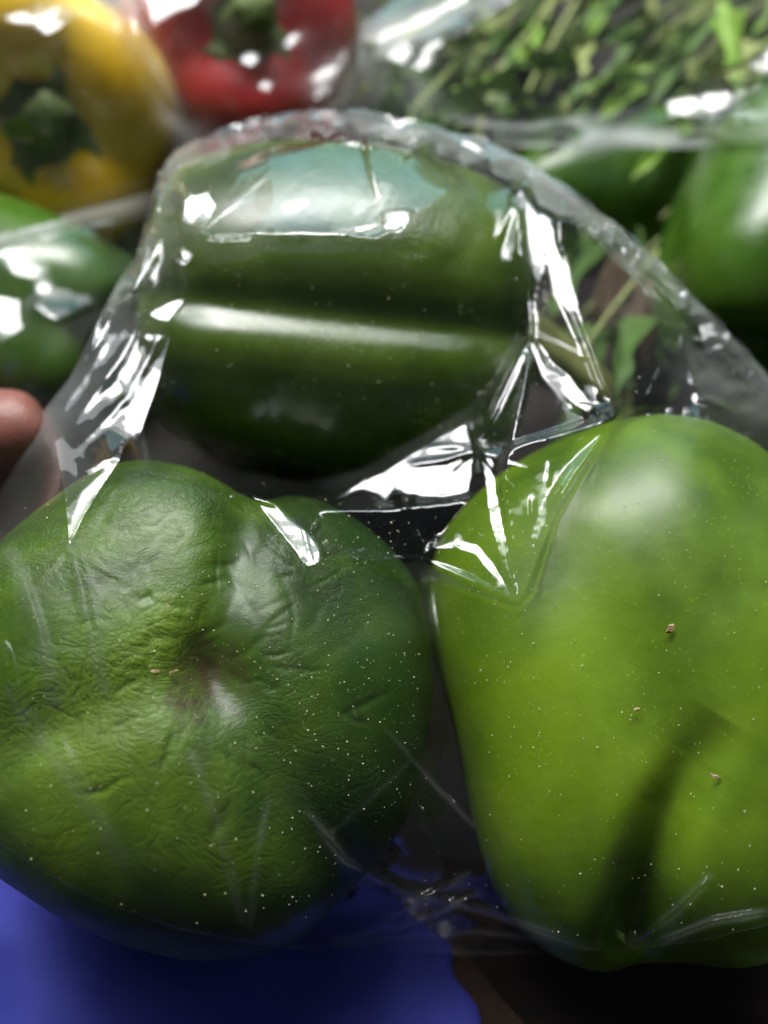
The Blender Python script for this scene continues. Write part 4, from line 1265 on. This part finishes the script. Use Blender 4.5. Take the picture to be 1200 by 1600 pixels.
def reflection_sheet():  # made-up brown sheet in place of a reflection in the film
    m = simple_mat('brown_reflection_sheet', (0.04, 0.024, 0.013), (0.12, 0.075, 0.04), 120, 0.55, 0.5, 400, 0.001, (3, 1, 1))
    n1, n2 = 26, 18
    nz = SmoothNoise(77, 260)
    V = []
    for i in range(n1):
        for j in range(n2):
            f = i / (n1 - 1); g = j / (n2 - 1) * 2 - 1
            wd = 52 * math.sin(math.pi * min(max(f * 0.9 + 0.08, 0), 1)) + 6
            p = at(975 + g * wd + 26 * f, 400 + 175 * f, 0.242 + 0.010 * g * g - 0.006 * f)
            V.append(p + F_ * 0.0022 * float(nz(p[None])[0]) + F_ * 0.0012 * math.sin(g * 14 + 3 * f))
    Q = [(i * n2 + j, i * n2 + j + 1, (i + 1) * n2 + j + 1, (i + 1) * n2 + j) for i in range(n1 - 1) for j in range(n2 - 1)]
    o = mesh_obj('brown_reflection_sheet', V, Q, m)
    so = o.modifiers.new('t', 'SOLIDIFY'); so.thickness = 0.0006
    tag(o, 'crumpled brown sheet standing in for a reflection, behind the film above the lime pepper', 'reflection_sheet')
reflection_sheet()

# ------------------------------------------------------------------ the hand holding the bag
def hand():
    skin = NT('skin')
    v = skin.obj()
    n = skin.noise(v, 60, 4)
    p = skin.n('ShaderNodeBsdfPrincipled')
    skin.l(skin.ramp(n.outputs[0], [(0.3, (0.17, 0.055, 0.04)), (0.7, (0.27, 0.10, 0.075))]), p.inputs['Base Color'])
    p.inputs['Roughness'].default_value = 0.42
    p.inputs['Subsurface Weight'].default_value = 0.15
    p.inputs['Subsurface Radius'].default_value = (1, 0.35, 0.2); p.inputs['Subsurface Scale'].default_value = 0.003
    b = skin.n('ShaderNodeBump'); b.inputs['Strength'].default_value = 0.3; b.inputs['Distance'].default_value = 0.0005
    wv = skin.n('ShaderNodeTexWave'); wv.inputs['Scale'].default_value = 420; wv.inputs['Distortion'].default_value = 6; wv.inputs['Detail'].default_value = 2; skin.l(v, wv.inputs['Vector'])
    skin.l(skin.math('ADD', skin.noise(v, 900, 3).outputs[0], skin.math('MULTIPLY', wv.outputs['Fac'], 0.5)), b.inputs['Height']); skin.l(b.outputs[0], p.inputs['Normal'])
    skin.l(p.outputs[0], skin.out.inputs[0])
    wrist = at(-900, 1250, 0.20)
    V = [wrist, at(-700, 1060, 0.20), at(-520, 900, 0.200)]
    Rr = [0.024, 0.026, 0.022]
    E = [(0, 1), (1, 2)]
    def chain(start, pts):
        last = start
        for (x, y, d, r) in pts:
            V.append(at(x, y, d)); Rr.append(r); E.append((last, len(V) - 1)); last = len(V) - 1
    chain(1, [(-480, 880, 0.200, 0.0168), (-300, 780, 0.199, 0.0152), (-110, 704, 0.182, 0.0124), (-22, 686, 0.180, 0.0126), (46, 670, 0.180, 0.0106), (78, 657, 0.181, 0.0068)])
    chain(2, [(-380, 720, 0.215, 0.0105), (-230, 640, 0.212, 0.0090), (-120, 660, 0.235, 0.0080), (-80, 690, 0.226, 0.0070)])
    chain(2, [(-420, 800, 0.228, 0.0105), (-260, 730, 0.224, 0.0090), (-150, 735, 0.198, 0.0080), (-120, 755, 0.183, 0.0068)])
    chain(2, [(-450, 880, 0.232, 0.0100), (-310, 820, 0.226, 0.0086), (-220, 820, 0.200, 0.0076), (-195, 838, 0.187, 0.0064)])
    chain(2, [(-500, 960, 0.228, 0.0088), (-390, 915, 0.222, 0.0074), (-320, 905, 0.200, 0.0066), (-300, 915, 0.190, 0.0056)])
    me = bpy.data.meshes.new('hand'); me.from_pydata([tuple(x) for x in V], E, []); me.materials.append(skin.m)
    o = bpy.data.objects.new('hand', me); COL.objects.link(o)
    sk = o.modifiers.new('skin', 'SKIN'); sk.use_smooth_shade = True
    for i, r in enumerate(Rr): me.skin_vertices[0].data[i].radius = (r, r)
    me.skin_vertices[0].data[0].use_root = True
    sb = o.modifiers.new('sub', 'SUBSURF'); sb.levels = 2; sb.render_levels = 3
    tag(o, 'brown hand pinching the bag, only its thumb tip reaching into view', 'hand')
hand()
